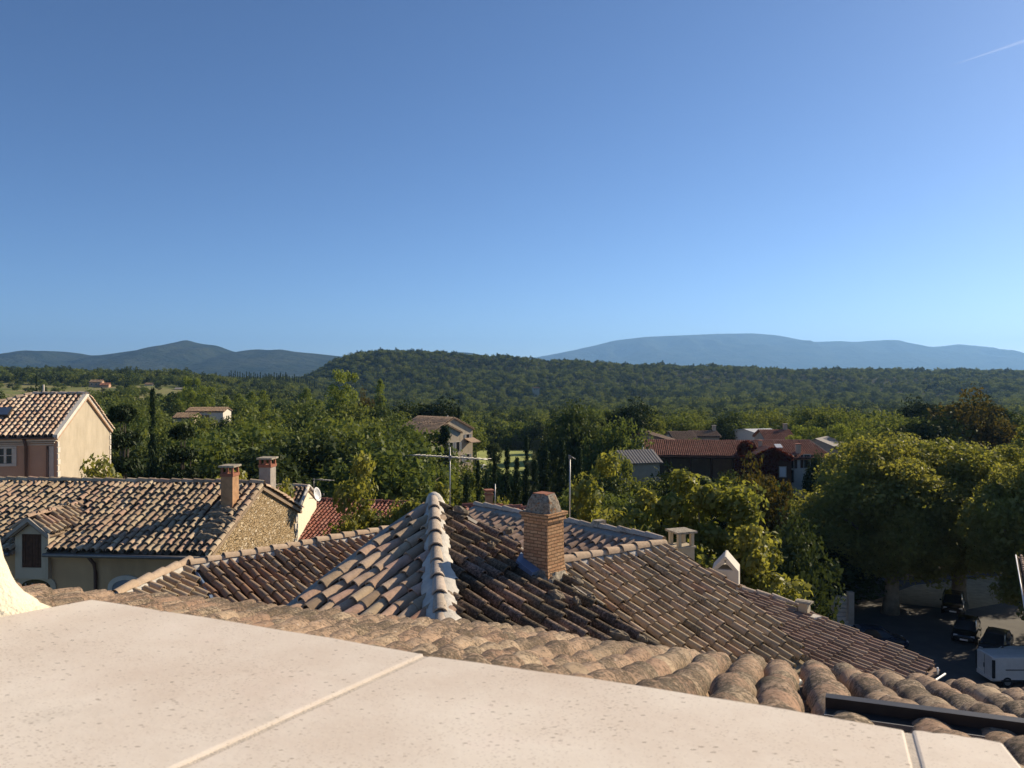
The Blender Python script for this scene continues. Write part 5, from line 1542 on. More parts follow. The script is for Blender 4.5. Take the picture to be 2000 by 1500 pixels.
def creeper_house():
    a = WZ(1471, 861, -9.1); b = WZ(1581, 861, -9.1)
    e = (b - a); L = e.length; e.normalize(); g = Vector((e.y, -e.x, 0)); g = g if g.y < 0 else -g
    s = .42; run = 4.6; D = Vector((0, 0, s * run))
    z0 = gz(a.x + 3, a.y) - .6
    h = thing("house", "red tiled hipped house with a gable smothered in dark red creeper", "house", (a.x + 3, a.y, z0))
    f0, f1 = a + g * run - D - e * 1.2, b + g * run - D + e * 1.6; k0, k1 = a - g * run - D - e * 1.2, b - g * run - D + e * 1.6
    P1 = Plane(a, (g.x, g.y), s); P2 = Plane(a, (-g.x, -g.y), s); P3 = Plane(b, (e.x, e.y), s * run / 1.6); P4 = Plane(a, (-e.x, -e.y), s * run / 1.2)
    tile_roof("roof", P1, [a, b, f1, f0], M['tile_barn'], h, pitch=.27, expo=.38, seed=321, jit=.6, anchor='eave')
    tile_roof("roof", P2, [a, k0, k1, b], M['tile_barn'], h, pitch=.27, expo=.38, seed=322, jit=.6, anchor='eave')
    tile_roof("roof", P3, [b, k1, f1], M['tile_barn'], h, pitch=.27, expo=.38, seed=323, jit=.6)
    tile_roof("roof", P4, [a, f0, k0], M['tile_barn'], h, pitch=.27, expo=.38, seed=324, jit=.6)
    zt = f0.z - .12; i = .35
    c = [f0 - g * i + e * i, f1 - g * i - e * i, k1 + g * i - e * i, k0 + g * i + e * i]
    mb = MB(); mb.prism([(p.x, p.y, zt) for p in c], [(p.x, p.y, z0) for p in c]); mb.build("wall", M['plaster_white'], h)
    ridge_caps("ridge_tiles", a + Vector((0, 0, .05)), b + Vector((0, 0, .05)), M['tile_barn'], h, r=.15, seed=325)
    ridge_caps("ridge_tiles", b + Vector((0, 0, .05)), f1 + Vector((0, 0, .05)), M['tile_farm'], h, r=.13, seed=326)
    fl = c[0]
    def FP(px, py, o=.0):
        r = Vector(((px - 1000) / F, 1, (HZ - py) / F)); oo = Vector((0, 0, CZ)); t = (fl + g * o - oo).dot(g) / r.dot(g); return oo + r * t
    # cross gable with creeper
    pk = FP(1508, 876, 1.2); hw = 2.5; dz = .45 * hw
    gb = MB(); pr = P1
    q = [pk, pk - e * hw - Vector((0, 0, dz)), pk + e * hw - Vector((0, 0, dz))]
    back = -g * 3.2
    gb.add([tuple(q[0]), tuple(q[1]), (q[1].x, q[1].y, z0), (q[2].x, q[2].y, z0), tuple(q[2])], [(0, 1, 2, 3, 4)])
    for k_, sg in ((1, -1), (2, 1)):
        p = q[k_]; gb.add([tuple(p), tuple(p + back), tuple(Vector((p.x, p.y, z0)) + back), (p.x, p.y, z0)], [(0, 1, 2, 3)])
    gbo = gb.build("gable_wall", M['creeper_base'], h)
    for sg in (-1, 1):
        pl_ = Plane(pk + Vector((0, 0, .1)), (e.x * sg, e.y * sg), .45)
        p0 = pk + g * .2; p1 = pk + back; w = e * (hw + .3) * sg - Vector((0, 0, .45 * (hw + .3)))
        tile_roof("gable_roof", pl_, [p0, p1, p1 + w, p0 + w], M['tile_barn'], gbo, pitch=.27, expo=.38, seed=330 + sg)
    gn = np.array(g)
    def cr(r):
        while True:
            x = r.uniform(-4.6, 2.6); z = r.uniform(-6, .4)
            top = -abs(x) * .45 + .25 if x > -2.8 else -1.0
            if z < top and not (x > .6 and z < -1.6) and not (x < -2.6 and z > -.2 - .0 * x): break
        o = .12 if x > -2.6 else -1.05
        p = np.array(pk + e * x + Vector((0, 0, z)) + g * (o + r.uniform(0, .35))); return p, gn
    leaf_patch("creeper", cr, 2600, .17, M['leaf_creeper'], h, 7)
    def cr2(r):
        t = r.normal(0, 1, 3); t /= np.linalg.norm(t); q_ = np.array(a - e * 1.6 + g * 2.4 - Vector((0, 0, 1.2))); return q_ + t * np.array([1.3, 1.3, 1.5]) * r.uniform(.6, 1), t
    leaf_patch("creeper", cr2, 1500, .17, M['leaf_creeper'], h, 8)
    for (x0, x1, yt, yb, Yo) in ((1482, 1488, 861, 884, 2.2), (1554, 1563, 868, 888, 3.2)):
        Yd = a.y - Yo; p = W((x0 + x1) / 2, yb, Yd); w = (x1 - x0) / F * Yd; zt_ = W(0, yt, Yd).z
        mb = MB(); mb.box((p.x, p.y, (p.z - .5 + zt_) / 2), (w, .5, zt_ - p.z + .5)); ch = mb.build("chimney", M['plaster_warm'], h)
        mb = MB(); mb.box((p.x, p.y, zt_ + .05), (w * 1.3, .65, .1)); mb.build("chimney_cap", M['cap_clay'], ch)
    sp = P1.ray(1520, 873); mb = MB(); mb.prism([tuple(sp + P1.a * x + P1.b * y + P1.n * .2) for x, y in ((-.45, -.5), (.45, -.5), (.45, .5), (-.45, .5))][::-1], [tuple(sp + P1.a * x + P1.b * y + P1.n * .05) for x, y in ((-.45, -.5), (.45, -.5), (.45, .5), (-.45, .5))][::-1]); mb.build("skylight", M['white_metal'], h, uv=False)
    ux = (e.x, e.y)
    p = pk + e * 1.35 + Vector((0, 0, -3.0)) + g * .02; window(h, p, ux, .75, 1.2, pane=M['white_metal'])
    for px, py in ((1544, 902), (1576, 901)):
        p = FP(px, py); window(h, p, ux, .75, 1.7, shut=M['wood_dark'])
    p = FP(1544, 930); window(h, p, ux, .8, 1.6)
creeper_house()

def plain_house(label, apx, apy, Y, rd, length, halfw, slope, wallm, roofm, seed, tiles=True, corr=False, cat="house", pitch=.3, extra=None, name="house"):
    ap = W(apx, apy, Y); z0 = gz(ap.x, ap.y) - .8
    h = thing(name, label, cat, (ap.x, ap.y, z0))
    r_ = gable_block(h, ap, rd, length, halfw, slope, z0, M[wallm], M[roofm], tiles=tiles, pitch=pitch, seed=seed, corr=corr)
    if extra: extra(h, ap, *r_)
    return h
def two_windows(h, ap, rd, g, c, zt, wl):
    gg = g if g.y < 0 else -g
    hw = (c[1] - c[0]).length / 2
    for t in (.25, .6):
        m = ap + rd * ((c[2] - c[1]).length * t) + gg * hw
        window(h, (m.x, m.y, zt - 1.3), (rd.x, rd.y), .9, 1.2)
def roof_chimney(h, ap, rd, g, c, zt, wl):
    two_windows(h, ap, rd, g, c, zt, wl)
    p = ap + rd * 4.5; mb = MB(); mb.box((p.x, p.y, ap.z + .2), (.6, .6, 1.5)); ch = mb.build("chimney", M['plaster_warm'], h); mb = MB(); mb.box((p.x, p.y, ap.z + 1.0), (.75, .75, .1)); mb.build("chimney_cap", M['cap_concrete'], ch)
plain_house("brown tiled house behind the barn, left of two joined roofs", 1303, 843, 142, (1, .05), 4.6, 4.0, .30, 'plaster_white', 'tile_farm', 401, extra=two_windows)
plain_house("pale brown tiled house behind the barn with a stub chimney, right of two joined roofs", 1346, 842, 143, (1, .02), 4.9, 3.4, .22, 'plaster_warm', 'tile_farm', 403, extra=roof_chimney)
plain_house("modern white building with pale metal roof behind the creeper house", 1453, 838, 150, (1, .25), 5.6, 4.2, .12, 'plaster_white', 'white_roof', 405, tiles=False, extra=two_windows)
plain_house("house with purplish brown roof and chimney in front of the white building", 1482, 839, 138, (.98, -.05), 5.2, 4.5, .33, 'wall_shade', 'tile_barn', 407, extra=roof_chimney)
plain_house("low shed with grey sheet roof right of the creeper house", 1592, 857, 122, (.6, .8), 7, 4.2, .38, 'wall_shade', 'grey_roof', 409, tiles=False, cat="shed", name="shed")
plain_house("shed with grey corrugated roof under the big tree left of the barn", 1204, 880, 90, (.95, .3), 4.6, 2.5, .5, 'wall_shade', 'grey_roof', 411, tiles=False, corr=True, cat="shed", name="shed")
plain_house("wide house whose shallow tan roof edge shows left of the brown roofs", 1258, 846, 132, (.2, .98), 6, 5.0, .30, 'wall_shade', 'tile_farm', 413)
plain_house("white bungalow with flat orange tile roof among the woods", 372, 796, 185, (.99, .1), 8.6, 4.0, .20, 'plaster_white', 'tile_farm', 415, extra=two_windows)
plain_house("lower orange roofed annexe at the left end of the bungalow", 344, 807, 178, (.99, .1), 5, 3.4, .26, 'plaster_warm', 'tile_farm', 417)
plain_house("far pink villa with terracotta roof on the left hillside", 176, 742, 560, (.95, .3), 8.5, 5.5, .3, 'plaster_pink', 'tile_farm', 419, pitch=.5, extra=two_windows)
plain_house("lower terracotta annexe right of the far pink villa", 197, 748, 555, (.95, .3), 6, 5, .3, 'plaster_pink', 'tile_barn', 421, pitch=.5)
plain_house("far white house half hidden at the edge of the left woods", 284, 748, 620, (.95, .3), 6, 5, .25, 'plaster_white', 'tile_farm', 423, pitch=.5)
plain_house("far grey stone ruin among the olives on the left hillside", 342, 757, 520, (.95, .3), 6.5, 4.5, .2, 'wall_shade', 'grey_roof', 425, tiles=False)
plain_house("isolated grey house deep in the woods at the foot of the hill", 1040, 756, 930, (.98, .2), 8, 4, .3, 'plaster_warm', 'tile_farm', 427, pitch=.8, extra=two_windows)

def market_house():
    t = thing("house", "building at the right edge with dark tiled roof and white verge above the square", "house", (28, 38, 0))
    a, b = W(1986, 1086, 40), W(2004, 1192, 33.5)
    w = Vector((9, 3.2, 0))
    d = (b - a); up = Vector((0, 0, 2.2))
    pl = Plane(a, (d.x, d.y), -d.z / math.hypot(d.x, d.y))
    tile_roof("roof", pl, [a, b, b + pl.a * (-9 if (pl.a.x < 0) else 9), a + pl.a * (-9 if (pl.a.x < 0) else 9)], M['tile_far'], t, pitch=.22, expo=.33, seed=430, anchor='eave')
    mb = MB(); mb.tube([a + Vector((-.05, 0, .05)), b + Vector((-.05, 0, .05))], .03, 6); mb.build("verge", M['white_metal'], t, uv=False)
    sd = pl.a * (-1 if pl.a.x < 0 else 1)
    q = [a + sd * 4.5, b + sd * 4.5, b + sd * 9, a + sd * 9]
    mb = MB(); top = [(p.x, p.y, p.z - .25) for p in q]; bot = [(p.x, p.y, 0) for p in q]
    mb.prism(top, bot); mb.build("wall", M['wall_shade'], t)
market_house()

def stairs():
    Y = 62.5
    base = W(1640, 1232, Y); t = thing("staircase", "outdoor stone staircase with handrail and square pillar in the shade of the plane trees", "staircase", (base.x, base.y, 0.02))
    z0 = 0.02
    x0 = W(1628, 1180, Y).x; n = 9
    for k in range(n):
        mb = MB(); ww = 1.15
        z = z0 + (k + 1) * .24
        x = x0 - .15 + k * .06; y = Y - 1.2 + k * .30
        mb.box((x + ww / 2, y, (z0 + z) / 2), (ww, .30, z - z0)); mb.build("step", M['stone_trim'], t)
    mb = MB(); p = W(1661, 1200, Y - .6); mb.box((p.x, p.y, 1.5), (.42, .42, 3.0)); mb.build("pillar", M['wall_shade'], t)
    mb = MB(); a = Vector((x0 - .2, Y - 1.3, 1.0)); b = Vector((x0 + .35, Y + 1.4, 3.3)); mb.tube([a, b], .025, 6); mb.tube([a, (a.x, a.y, 0)], .02, 6); mb.tube([b, (b.x, b.y, 2.0)], .02, 6); mb.build("handrail", M['alu'], t, uv=False)
stairs()

# ------------------------------------------------------------------ vehicles in the square
def wheel(parent, x, y, r=.31, w=.2):
    s = 1 if y > 0 else -1
    mb = MB(); mb.tube([(x, y - s * w, r), (x, y, r)], r, 20); o = mb.build("wheel", M['tyre'], parent, uv=False, bevel=.02)
    mb = MB(); mb.tube([(x, y - s * .02, r), (x, y + s * .012, r)], r * .62, 14); mb.build("rim", M['rim'], o, uv=False)

def ring8(w, zb, zt, crown=.05):
    zm = zb + (zt - zb) * .45
    L_ = [(-w * .86, zb), (-w, zb + .12), (-w * 1.0, zm), (-w * .95, zt), (-w * .55, zt + crown)]
    return L_ + [(-a, b) for a, b in L_[::-1]]

def car(label, px, py, Y, rz, paint, kind="hatch"):
    p = W(px, py, Y); t = thing("parked_car", label, "car", (p.x, p.y, 0.03), "cars parked in the shaded square", rz); LOCALS.add(t.name)
    st = [(-2.02, .66, .38, .80), (-1.95, .78, .28, .92), (-1.4, .85, .2, .95), (0, .88, .18, .93), (.9, .87, .18, .90), (1.6, .82, .2, .80), (1.95, .72, .26, .68), (2.05, .58, .34, .58)]
    mb = MB(); mb.loft([[(x, a, b) for a, b in ring8(w, zb, zt)] for x, w, zb, zt in st], smooth=False)
    body_ = mb.build("body", M[paint], t, uv=False, bevel=.03)
    rear = -1.85 if kind == "hatch" else -1.55
    lo = [(rear, .74), (-1.3, .80), (.2, .80), (1.15, .70)]; hi = [(rear + .45, .58), (-1.0, .64), (-.2, .64), (.35, .58)]
    zl = [.90, .93, .92, .90]; zh = [1.36, 1.44, 1.44, 1.38]
    mb = MB()
    rings = []
    for (x, w), (x2, w2), a, b in zip(lo, hi, zl, zh):
        rings.append([(x, -w, a), (x2, -w2, b), (x2, w2, b), (x, w, a)])
    mb.loft(rings, smooth=False); mb.build("window_glass", M['glass'], t, uv=False)
    mb = MB(); rings = []
    for (x2, w2), b in zip(hi, zh): rings.append([(x2, -w2 - .03, b - .02), (x2, -w2 * .6, b + .04), (x2, w2 * .6, b + .04), (x2, w2 + .03, b - .02)])
    mb.loft(rings); mb.build("roof_panel", M[paint], t, uv=False, bevel=.01)
    for sg in (-1, 1):
        mb = MB()
        for i in (0, 1, 3):
            (x, w), (x2, w2) = lo[i], hi[i]; mb.tube([(x, sg * (w + .01), zl[i]), (x2, sg * (w2 + .01), zh[i])], .035, 6)
        mb.build("pillar", M[paint], t, uv=False)
        mb = MB(); mb.box((1.88, sg * .55, .66), (.22, .26, .13)); mb.build("headlight", M['lamp_clear'], t, uv=False, bevel=.02)
        mb = MB(); mb.box((-1.96, sg * .62, .78), (.12, .2, .22)); mb.build("tail_light", M['lamp_red'], t, uv=False, bevel=.02)
        mb = MB(); mb.box((.75, sg * .93, .97), (.14, .16, .11)); mb.build("wing_mirror", M[paint], t, uv=False, bevel=.02)
    for x in (-1.28, 1.3):
        for y in (-.86, .86): wheel(t, x, y)
    mb = MB(); mb.box((2.04, 0, .42), (.03, .5, .11)); mb.build("number_plate", M['white_metal'], t, uv=False)
    return t
car("dark blue hatchback whose roof shows just beyond the long low tiled roof", 1712, 1262, 58, math.radians(-8), 'paint_blue')
car("black car facing the square, front car in the shade left of the grey one", 1888, 1240, 60, math.radians(-125), 'paint_black')
car("dark grey saloon parked between the black car and the white van", 1945, 1258, 57, math.radians(-132), 'paint_grey', "saloon")
car("dark car farthest back under the plane trees near the right trunk", 1862, 1205, 67, math.radians(-120), 'paint_black')
car("small white car seen behind the white van, only its roof and windows showing", 1978, 1285, 53.5, math.radians(180), 'paint_white')

def van():
    p = W(1942, 1338, 50.5); t = thing("van", "white panel van seen from behind at the right edge of the square", "van", (p.x + 2.35, p.y + .95, 0.03)); LOCALS.add(t.name)
    st = [(-2.40, .90, .38, 1.80), (-2.36, .94, .32, 1.86), (-.2, .96, .30, 1.90), (.9, .95, .30, 1.86), (1.15, .93, .30, 1.80), (1.75, .90, .30, 1.16), (2.3, .82, .34, .92), (2.45, .66, .42, .74)]
    mb = MB(); mb.loft([[(x, a, b) for a, b in ring8(w, zb, zt, .05)] for x, w, zb, zt in st]); mb.build("body", M['paint_white'], t, uv=False, bevel=.04)
    for sg in (-1, 1):
        mb = MB(); mb.box((-2.36, sg * .90, 1.15), (.16, .13, 1.15)); mb.build("tail_light", M['black_plastic'], t, uv=False, bevel=.02)
        mb = MB(); mb.box((-1.0, sg * .965, 1.12), (1.25, .03, .05)); mb.build("door_rail", M['black_plastic'], t, uv=False)
        mb = MB(); mb.box((-.3, sg * .955, .42), (3.2, .04, .12)); mb.build("sill_trim", M['black_plastic'], t, uv=False)
        mb = MB(); mb.add([(.55, sg * .965, 1.2), (1.2, sg * .95, 1.2), (1.0, sg * .925, 1.68), (.55, sg * .93, 1.7)], [(0, 1, 2, 3) if sg < 0 else (3, 2, 1, 0)]); mb.build("side_window", M['glass'], t, uv=False)
        mb = MB(); mb.box((2.3, sg * .6, .78), (.2, .28, .16)); mb.build("headlight", M['lamp_clear'], t, uv=False)
    mb = MB(); mb.box((-2.41, 0, .44), (.10, 1.6, .18)); mb.build("bumper", M['paint_white'], t, uv=False, bevel=.02)
    mb = MB(); mb.box((-2.41, .05, 1.1), (.05, .06, .28)); mb.build("door_handle", M['black_plastic'], t, uv=False)
    mb = MB(); mb.box((-2.415, .45, .72), (.03, .5, .11)); mb.build("number_plate", M['cloth'], t, uv=False)
    mb = MB(); mb.box((-2.413, 0, 1.15), (.012, .018, 1.25)); mb.build("door_seam", M['black_plastic'], t, uv=False)
    mb = MB(); mb.add([(1.2, -.82, 1.76), (1.2, .82, 1.76), (1.72, .8, 1.2), (1.72, -.8, 1.2)], [(3, 2, 1, 0)]); 
    for i in range(4): mb.v[i] = (mb.v[i][0] + .03, mb.v[i][1], mb.v[i][2] + .03)
    mb.build("windscreen", M['glass'], t, uv=False)
    for x in (-1.5, 1.55):
        for y in (-.95, .95): wheel(t, x, y, .33, .22)
van()

# ------------------------------------------------------------------ trees
def crown_mesh(name, mat, seed, rx, ry, rz, cz, nclump, nleaf, leaf, shape="round", rc=.30, shell=.45, flat_bottom=.0, aspect=.62, up=.25):
    """many small leaf faces gathered in clumps through the crown's volume"""
    r = np.random.default_rng(seed)
    # clump centres
    cs = []
    while len(cs) < nclump:
        d = r.normal(0, 1, 3); d /= np.linalg.norm(d)
        if d[2] < -.25 and r.random() < flat_bottom: continue
        q = (shell + (1 - shell) * r.random()) if r.random() < .8 else r.random()
        p = d * q
        if shape == "poplar": w = (1 - abs(p[2]) ** 2.2) ** .6; p = np.array([d[0] * q * w, d[1] * q * w, p[2]])
        if shape == "cypress":
            t = (p[2] + 1) / 2; w = max(.06, (1 - t) ** .75 * min(1, (t + .12) * 4)) ; p = np.array([d[0] * w * q ** .4, d[1] * w * q ** .4, r.uniform(-1, 1)])
            t = (p[2] + 1) / 2; w = max(.06, (1 - t) ** .7 * min(1, (t + .10) * 4)); nn = math.hypot(d[0], d[1]) + 1e-6; p[0] = d[0] / nn * w * (.4 + .6 * q); p[1] = d[1] / nn * w * (.4 + .6 * q)
        if shape == "conifer":
            t = r.random() ** 1.2; lay = math.floor(t * 9) / 9 + .03; w = (1 - t) ** .8 * (.75 + .25 * r.random()); a = r.uniform(0, 2 * math.pi); k = r.uniform(.3, 1) ** .6
            p = np.array([math.cos(a) * w * k, math.sin(a) * w * k, 2 * lay - 1 - .10 * k])
        cs.append(p)
    cs = np.array(cs)
    # uneven outline
    bump_ = 1 + .30 * (vnoise(cs[:, 0] * 2.1 + seed * 3.1, cs[:, 1] * 2.1 + cs[:, 2] * 1.7) - .5) * 2 * (1 if shape == "round" else .4)
    cs = cs * bump_[:, None] * np.array([rx, ry, rz]) + np.array([0, 0, cz])
    per = nleaf // nclump
    n = per * nclump
    ci = np.repeat(np.arange(nclump), per)
    sc = rc * min(rx, ry) * (.65 + .7 * r.random(nclump))
    d = r.normal(0, 1, (n, 3)); d /= np.linalg.norm(d, axis=1)[:, None]
    rad = r.random(n) ** .38
    flatz = np.where(np.isin(shape, ["conifer"]), .45, .85)
    P = cs[ci] + d * (rad * sc[ci])[:, None] * np.array([1.1, 1.1, float(flatz)])
    nrm = d * .8 + r.normal(0, .7, (n, 3)) + np.array([0, 0, up])
    nrm /= np.linalg.norm(nrm, axis=1)[:, None]
    t = np.cross(nrm, r.normal(0, 1, (n, 3))); t /= np.linalg.norm(t, axis=1)[:, None]
    b = np.cross(nrm, t)
    s = leaf * (.5 + 1.15 * r.random(n) ** 1.6)
    V = np.empty((n, 4, 3))
    V[:, 0] = P - b * s[:, None] * .55; V[:, 1] = P + t * (s * aspect * .55)[:, None] + nrm * (s * .1)[:, None]
    V[:, 2] = P + b * s[:, None] * .6; V[:, 3] = P - t * (s * aspect * .55)[:, None] + nrm * (s * .1)[:, None]
    ct = r.random(nclump)
    tone = np.clip(.55 * r.random(n) + .45 * ct[ci], 0, 1)
    me = np_mesh(name, V.reshape(-1, 3), np.arange(4 * n), np.full(n, 4), tone=tone)
    me.materials.append(mat)
    return me, cs

def trunk_mesh(name, mat, seed, cs, cz, h0, r0, nl=9, lean=0.0, minf=.25, lr=.35):
    """tapered trunk with limbs that reach out into the crown's clumps"""
    r = np.random.default_rng(seed); mb = MB()
    pts = [Vector((lean * t * t * 2 + .12 * r0 * 4 * math.sin(3 * t + seed), .1 * r0 * 4 * math.sin(4 * t + seed * 2), t * cz)) for t in np.linspace(0, 1, 6)]
    mb.tube(pts, [r0 * 1.35, r0, r0 * .9, r0 * .75, r0 * .6, r0 * .4], 10)
    idx = r.choice(len(cs), min(nl, len(cs)), replace=False)
    for i in idx:
        t = r.uniform(minf, .95); a = pts[0].lerp(pts[-1], t); a = pts[min(5, int(t * 5))].lerp(pts[min(5, int(t * 5) + 1)], t * 5 % 1)
        e = Vector(cs[i]); m = a.lerp(e, .5) + Vector((0, 0, .12 * (e - a).length))
        mb.tube([a, m, e], [r0 * lr * 1.2, r0 * lr * .7, r0 * lr * .25], 6)
    fl = [i for f in mb.f for i in f]
    me = np_mesh(name, mb.v, fl, [len(f) for f in mb.f], tone=mb.t, smooth=mb.sm); me.materials.append(mat)
    return me

PROTO = {}
def proto(key, mat, bark, seed, rx, rz, cz, nclump, nleaf, leaf, r0, **k):
    lean = k.pop("lean", 0.0); nl = k.pop("nl", 9); minf = k.pop("minf", .25); lr = k.pop("lr", .35)
    cm, cs = crown_mesh("crown_" + key, mat, seed, rx, rx * k.pop("ay", 1.0), rz, cz, nclump, nleaf, leaf, **k)
    tm = trunk_mesh("trunk_" + key, bark, seed + 1, cs, cz, 0, r0, nl=nl, lean=lean, minf=minf, lr=lr)
    PROTO[key] = (cm, tm, cz + rz, rx)
    return PROTO[key]
# key: crown mesh, trunk mesh, nominal height, nominal crown radius
proto("plane_a", M['leaf_plane'], M['bark_plane'], 11, 2.9, 6.4, 10.2, 110, 34000, .25, .30, rc=.30, shell=.45, nl=22, minf=.3, lr=.28)
proto("plane_b", M['leaf_plane'], M['bark_plane'], 12, 2.5, 6.2, 10.4, 90, 28000, .25, .26, rc=.32, shell=.4, nl=20, minf=.3, lr=.28)
proto("plane_c", M['leaf_plane'], M['bark_plane'], 13, 5.2, 6.3, 8.3, 170, 80000, .23, .50, rc=.26, shell=.6, nl=18, minf=.35, lean=.25, lr=.28)
proto("slim", M['leaf_plane'], M['bark'], 14, 1.35, 4.6, 11.4, 60, 15000, .23, .14, rc=.46, shell=.4, nl=14, minf=.45, lr=.3)
proto("oak_a", M['leaf_oak'], M['bark'], 21, 4.3, 3.9, 5.3, 80, 11500, .32, .28, rc=.31, shell=.6, flat_bottom=.4)
proto("oak_b", M['leaf_oak'], M['bark'], 22, 3.9, 4.4, 5.6, 74, 11000, .32, .26, rc=.32, shell=.55, flat_bottom=.4)
proto("oak_c", M['leaf_oak'], M['bark'], 23, 4.9, 3.6, 5.0, 90, 12500, .32, .30, rc=.28, shell=.62, flat_bottom=.5)
proto("holm_a", M['leaf_holm'], M['bark'], 24, 4.2, 3.7, 5.0, 84, 12000, .30, .28, rc=.29, shell=.65, flat_bottom=.4)
proto("holm_b", M['leaf_holm'], M['bark'], 25, 3.7, 4.2, 5.2, 78, 11500, .30, .26, rc=.30, shell=.6, flat_bottom=.4)
proto("light_a", M['leaf_light'], M['bark'], 26, 2.6, 5.2, 6.6, 64, 13000, .24, .18, rc=.36, shell=.35, nl=12)
proto("poplar", M['leaf_light'], M['bark'], 27, 1.5, 6.4, 7.4, 60, 9000, .24, .16, rc=.5, shape="poplar", nl=10)
proto("cypress", M['leaf_cypress'], M['bark'], 28, 1.15, 5.6, 6.0, 110, 6500, .24, .14, rc=.30, shape="cypress", nl=4, aspect=.4, up=.6)
proto("conifer", M['leaf_conifer'], M['bark'], 29, 4.4, 8.2, 9.4, 260, 22000, .36, .30, rc=.24, shape="conifer", nl=20, aspect=.4)
proto("pine", M['leaf_conifer'], M['bark'], 30, 3.6, 3.6, 7.4, 46, 6000, .40, .22, rc=.34, shell=.5, flat_bottom=.8, aspect=.4)
proto("olive", M['leaf_olive'], M['bark'], 31, 2.0, 1.7, 2.5, 30, 2600, .26, .16, rc=.4, shell=.5)
proto("autumn", M['leaf_autumn'], M['bark'], 32, 4.4, 4.2, 6.2, 80, 11000, .34, .30, rc=.28, shell=.6)
proto("round_dark", M['leaf_holm'], M['bark'], 33, 3.2, 3.1, 4.4, 70, 8000, .30, .22, rc=.27, shell=.7)

TREES = []
def tree(name, key, label, x, y, z, s, rz, cat="tree", group=None, sz=None):
    cm, tm, h, rad = PROTO[key]
    t = thing(name, label, cat, (x, y, z), group, rz, (s, s, sz if sz else s)); LOCALS.add(t.name)
    c = link("crown", cm, t); k = link("trunk", tm, t)
    TREES.append((x, y, rad * s))
    return t

def tree_px(name, key, label, px, ytop, wpx, Y, rz=0.0, group=None, gofs=0.0, cat="tree"):
    """a tree whose top shows at (px, ytop), crown about wpx wide, Y metres away"""
    cm, tm, h, rad = PROTO[key]
    p = W(px, ytop, Y); z0 = gz(p.x, p.y) - .1 + gofs
    H = p.z - z0
    s = wpx / F * Y / 2 / rad / 1.05; sz = H / h / 1.02
    return tree(name, key, label, p.x, p.y, z0, s, rz, cat, group, sz)

G1 = "plane trees behind the roofs"
tree_px("plane_tree", "plane_b", "tall leafy plane tree behind the flat-topped chimney, tallest of the middle clump", 1375, 862, 240, 33, .3, G1)
tree_px("plane_tree", "plane_b", "plane tree with a spreading yellow side branch, behind the white tent chimney", 1455, 968, 210, 31, 1.3, G1)
tree_px("plane_tree", "plane_a", "plane tree just behind the brick chimney's right side and the bare aerial pole", 1158, 905, 200, 34, 2.1, G1)
tree_px("plane_tree", "plane_b", "plane tree between the bare aerial pole and the tallest middle plane tree", 1250, 912, 210, 32, 4.1, G1)
tree_px("plane_tree", "plane_b", "lower plane tree filling the gap right of the grey parapet roof", 1330, 985, 200, 31, 5.0, G1)
tree_px("plane_tree", "plane_a", "plane tree over the new red roof, leftmost of the row by the white hip", 690, 903, 175, 33, .9, G1)
tree_px("plane_tree", "plane_b", "thin plane tree in the middle of the leafy row left of the white hip", 768, 930, 140, 33, 3.0, G1)
tree_px("plane_tree", "plane_b", "plane tree directly behind the tv antenna mast at the tip of the white hip", 838, 900, 160, 34, 3.9, G1)
tree_px("plane_tree", "plane_b", "plane tree top showing above the stone house ridge left of its front chimney", 437, 868, 165, 36, 2.5, G1)
tree_px("young_tree", "slim", "small light green tree top in front of the beige gable of the pink house", 214, 888, 92, 31, 1.5)
tree_px("young_tree", "slim", "low leafy top between the grey rendered chimney and the white gable", 552, 935, 60, 37, 2.8)
tree_px("young_tree", "slim", "small leafy top right of the small red brick chimney behind the pinkish slope", 995, 972, 60, 33, .8)
tree_px("young_tree", "slim", "low yellow green foliage at the far edge of the long roof beside the tent chimney", 1505, 1128, 70, 30, .3)
tree_px("young_tree", "slim", "low yellow foliage behind the long low roof between tent chimney and small vent", 1468, 1105, 80, 31, 2.2)
G2 = "big plane trees of the square"
for k_, (x_, y_) in enumerate([(48, 59), (43, 47), (57, 66), (57, 83)]):  # out of view, added for the shade they cast over the square
    tree("plane_tree", "plane_c", "unseen plane tree added to shade the square, just outside the right edge of the view", x_, y_, 0, 1.0, k_ * 1.7, "tree", "unseen shade trees added beyond the right edge of the square")
tree_px("plane_tree", "plane_c", "huge plane tree with thick dark trunk left in the square, sunlit along its top", 1735, 848, 290, 66, .4, G2)
tree_px("plane_tree", "plane_c", "huge plane tree whose straight trunk stands right in the square behind the dark cars", 1880, 858, 300, 68, 2.6, G2)
tree_px("plane_tree", "plane_c", "plane tree at the right edge of the square leaning over the parked cars", 2035, 866, 280, 58, 4.0, G2)
tree_px("plane_tree", "plane_c", "plane tree on the left flank of the square behind the low yellow foliage", 1628, 985, 210, 74, 5.2, G2)
tree_px("plane_tree", "plane_c", "plane tree of the back row in the square, between the two huge trunks", 1790, 850, 250, 84, 1.1, G2)
tree_px("plane_tree", "plane_c", "plane tree of the back row at the left, below the grey sheet roof", 1665, 862, 150, 88, 4.4, G2)
tree_px("bush", "holm_b", "broad dark bush filling the shade behind the staircase under the big plane trees", 1575, 1018, 250, 69, 2.7, cat="bush")
tree_px("bush", "holm_b", "dark bush at the foot of the leftmost big plane tree, over the staircase", 1530, 1030, 200, 47, .7, cat="bush")
tree_px("oak_tree", "autumn", "large bronze green tree standing alone above the big plane trees at the right", 1893, 774, 160, 118, .4)
tree_px("oak_tree", "round_dark", "round very dark tree left of the large bronze green tree", 1782, 804, 92, 112, 1.4)
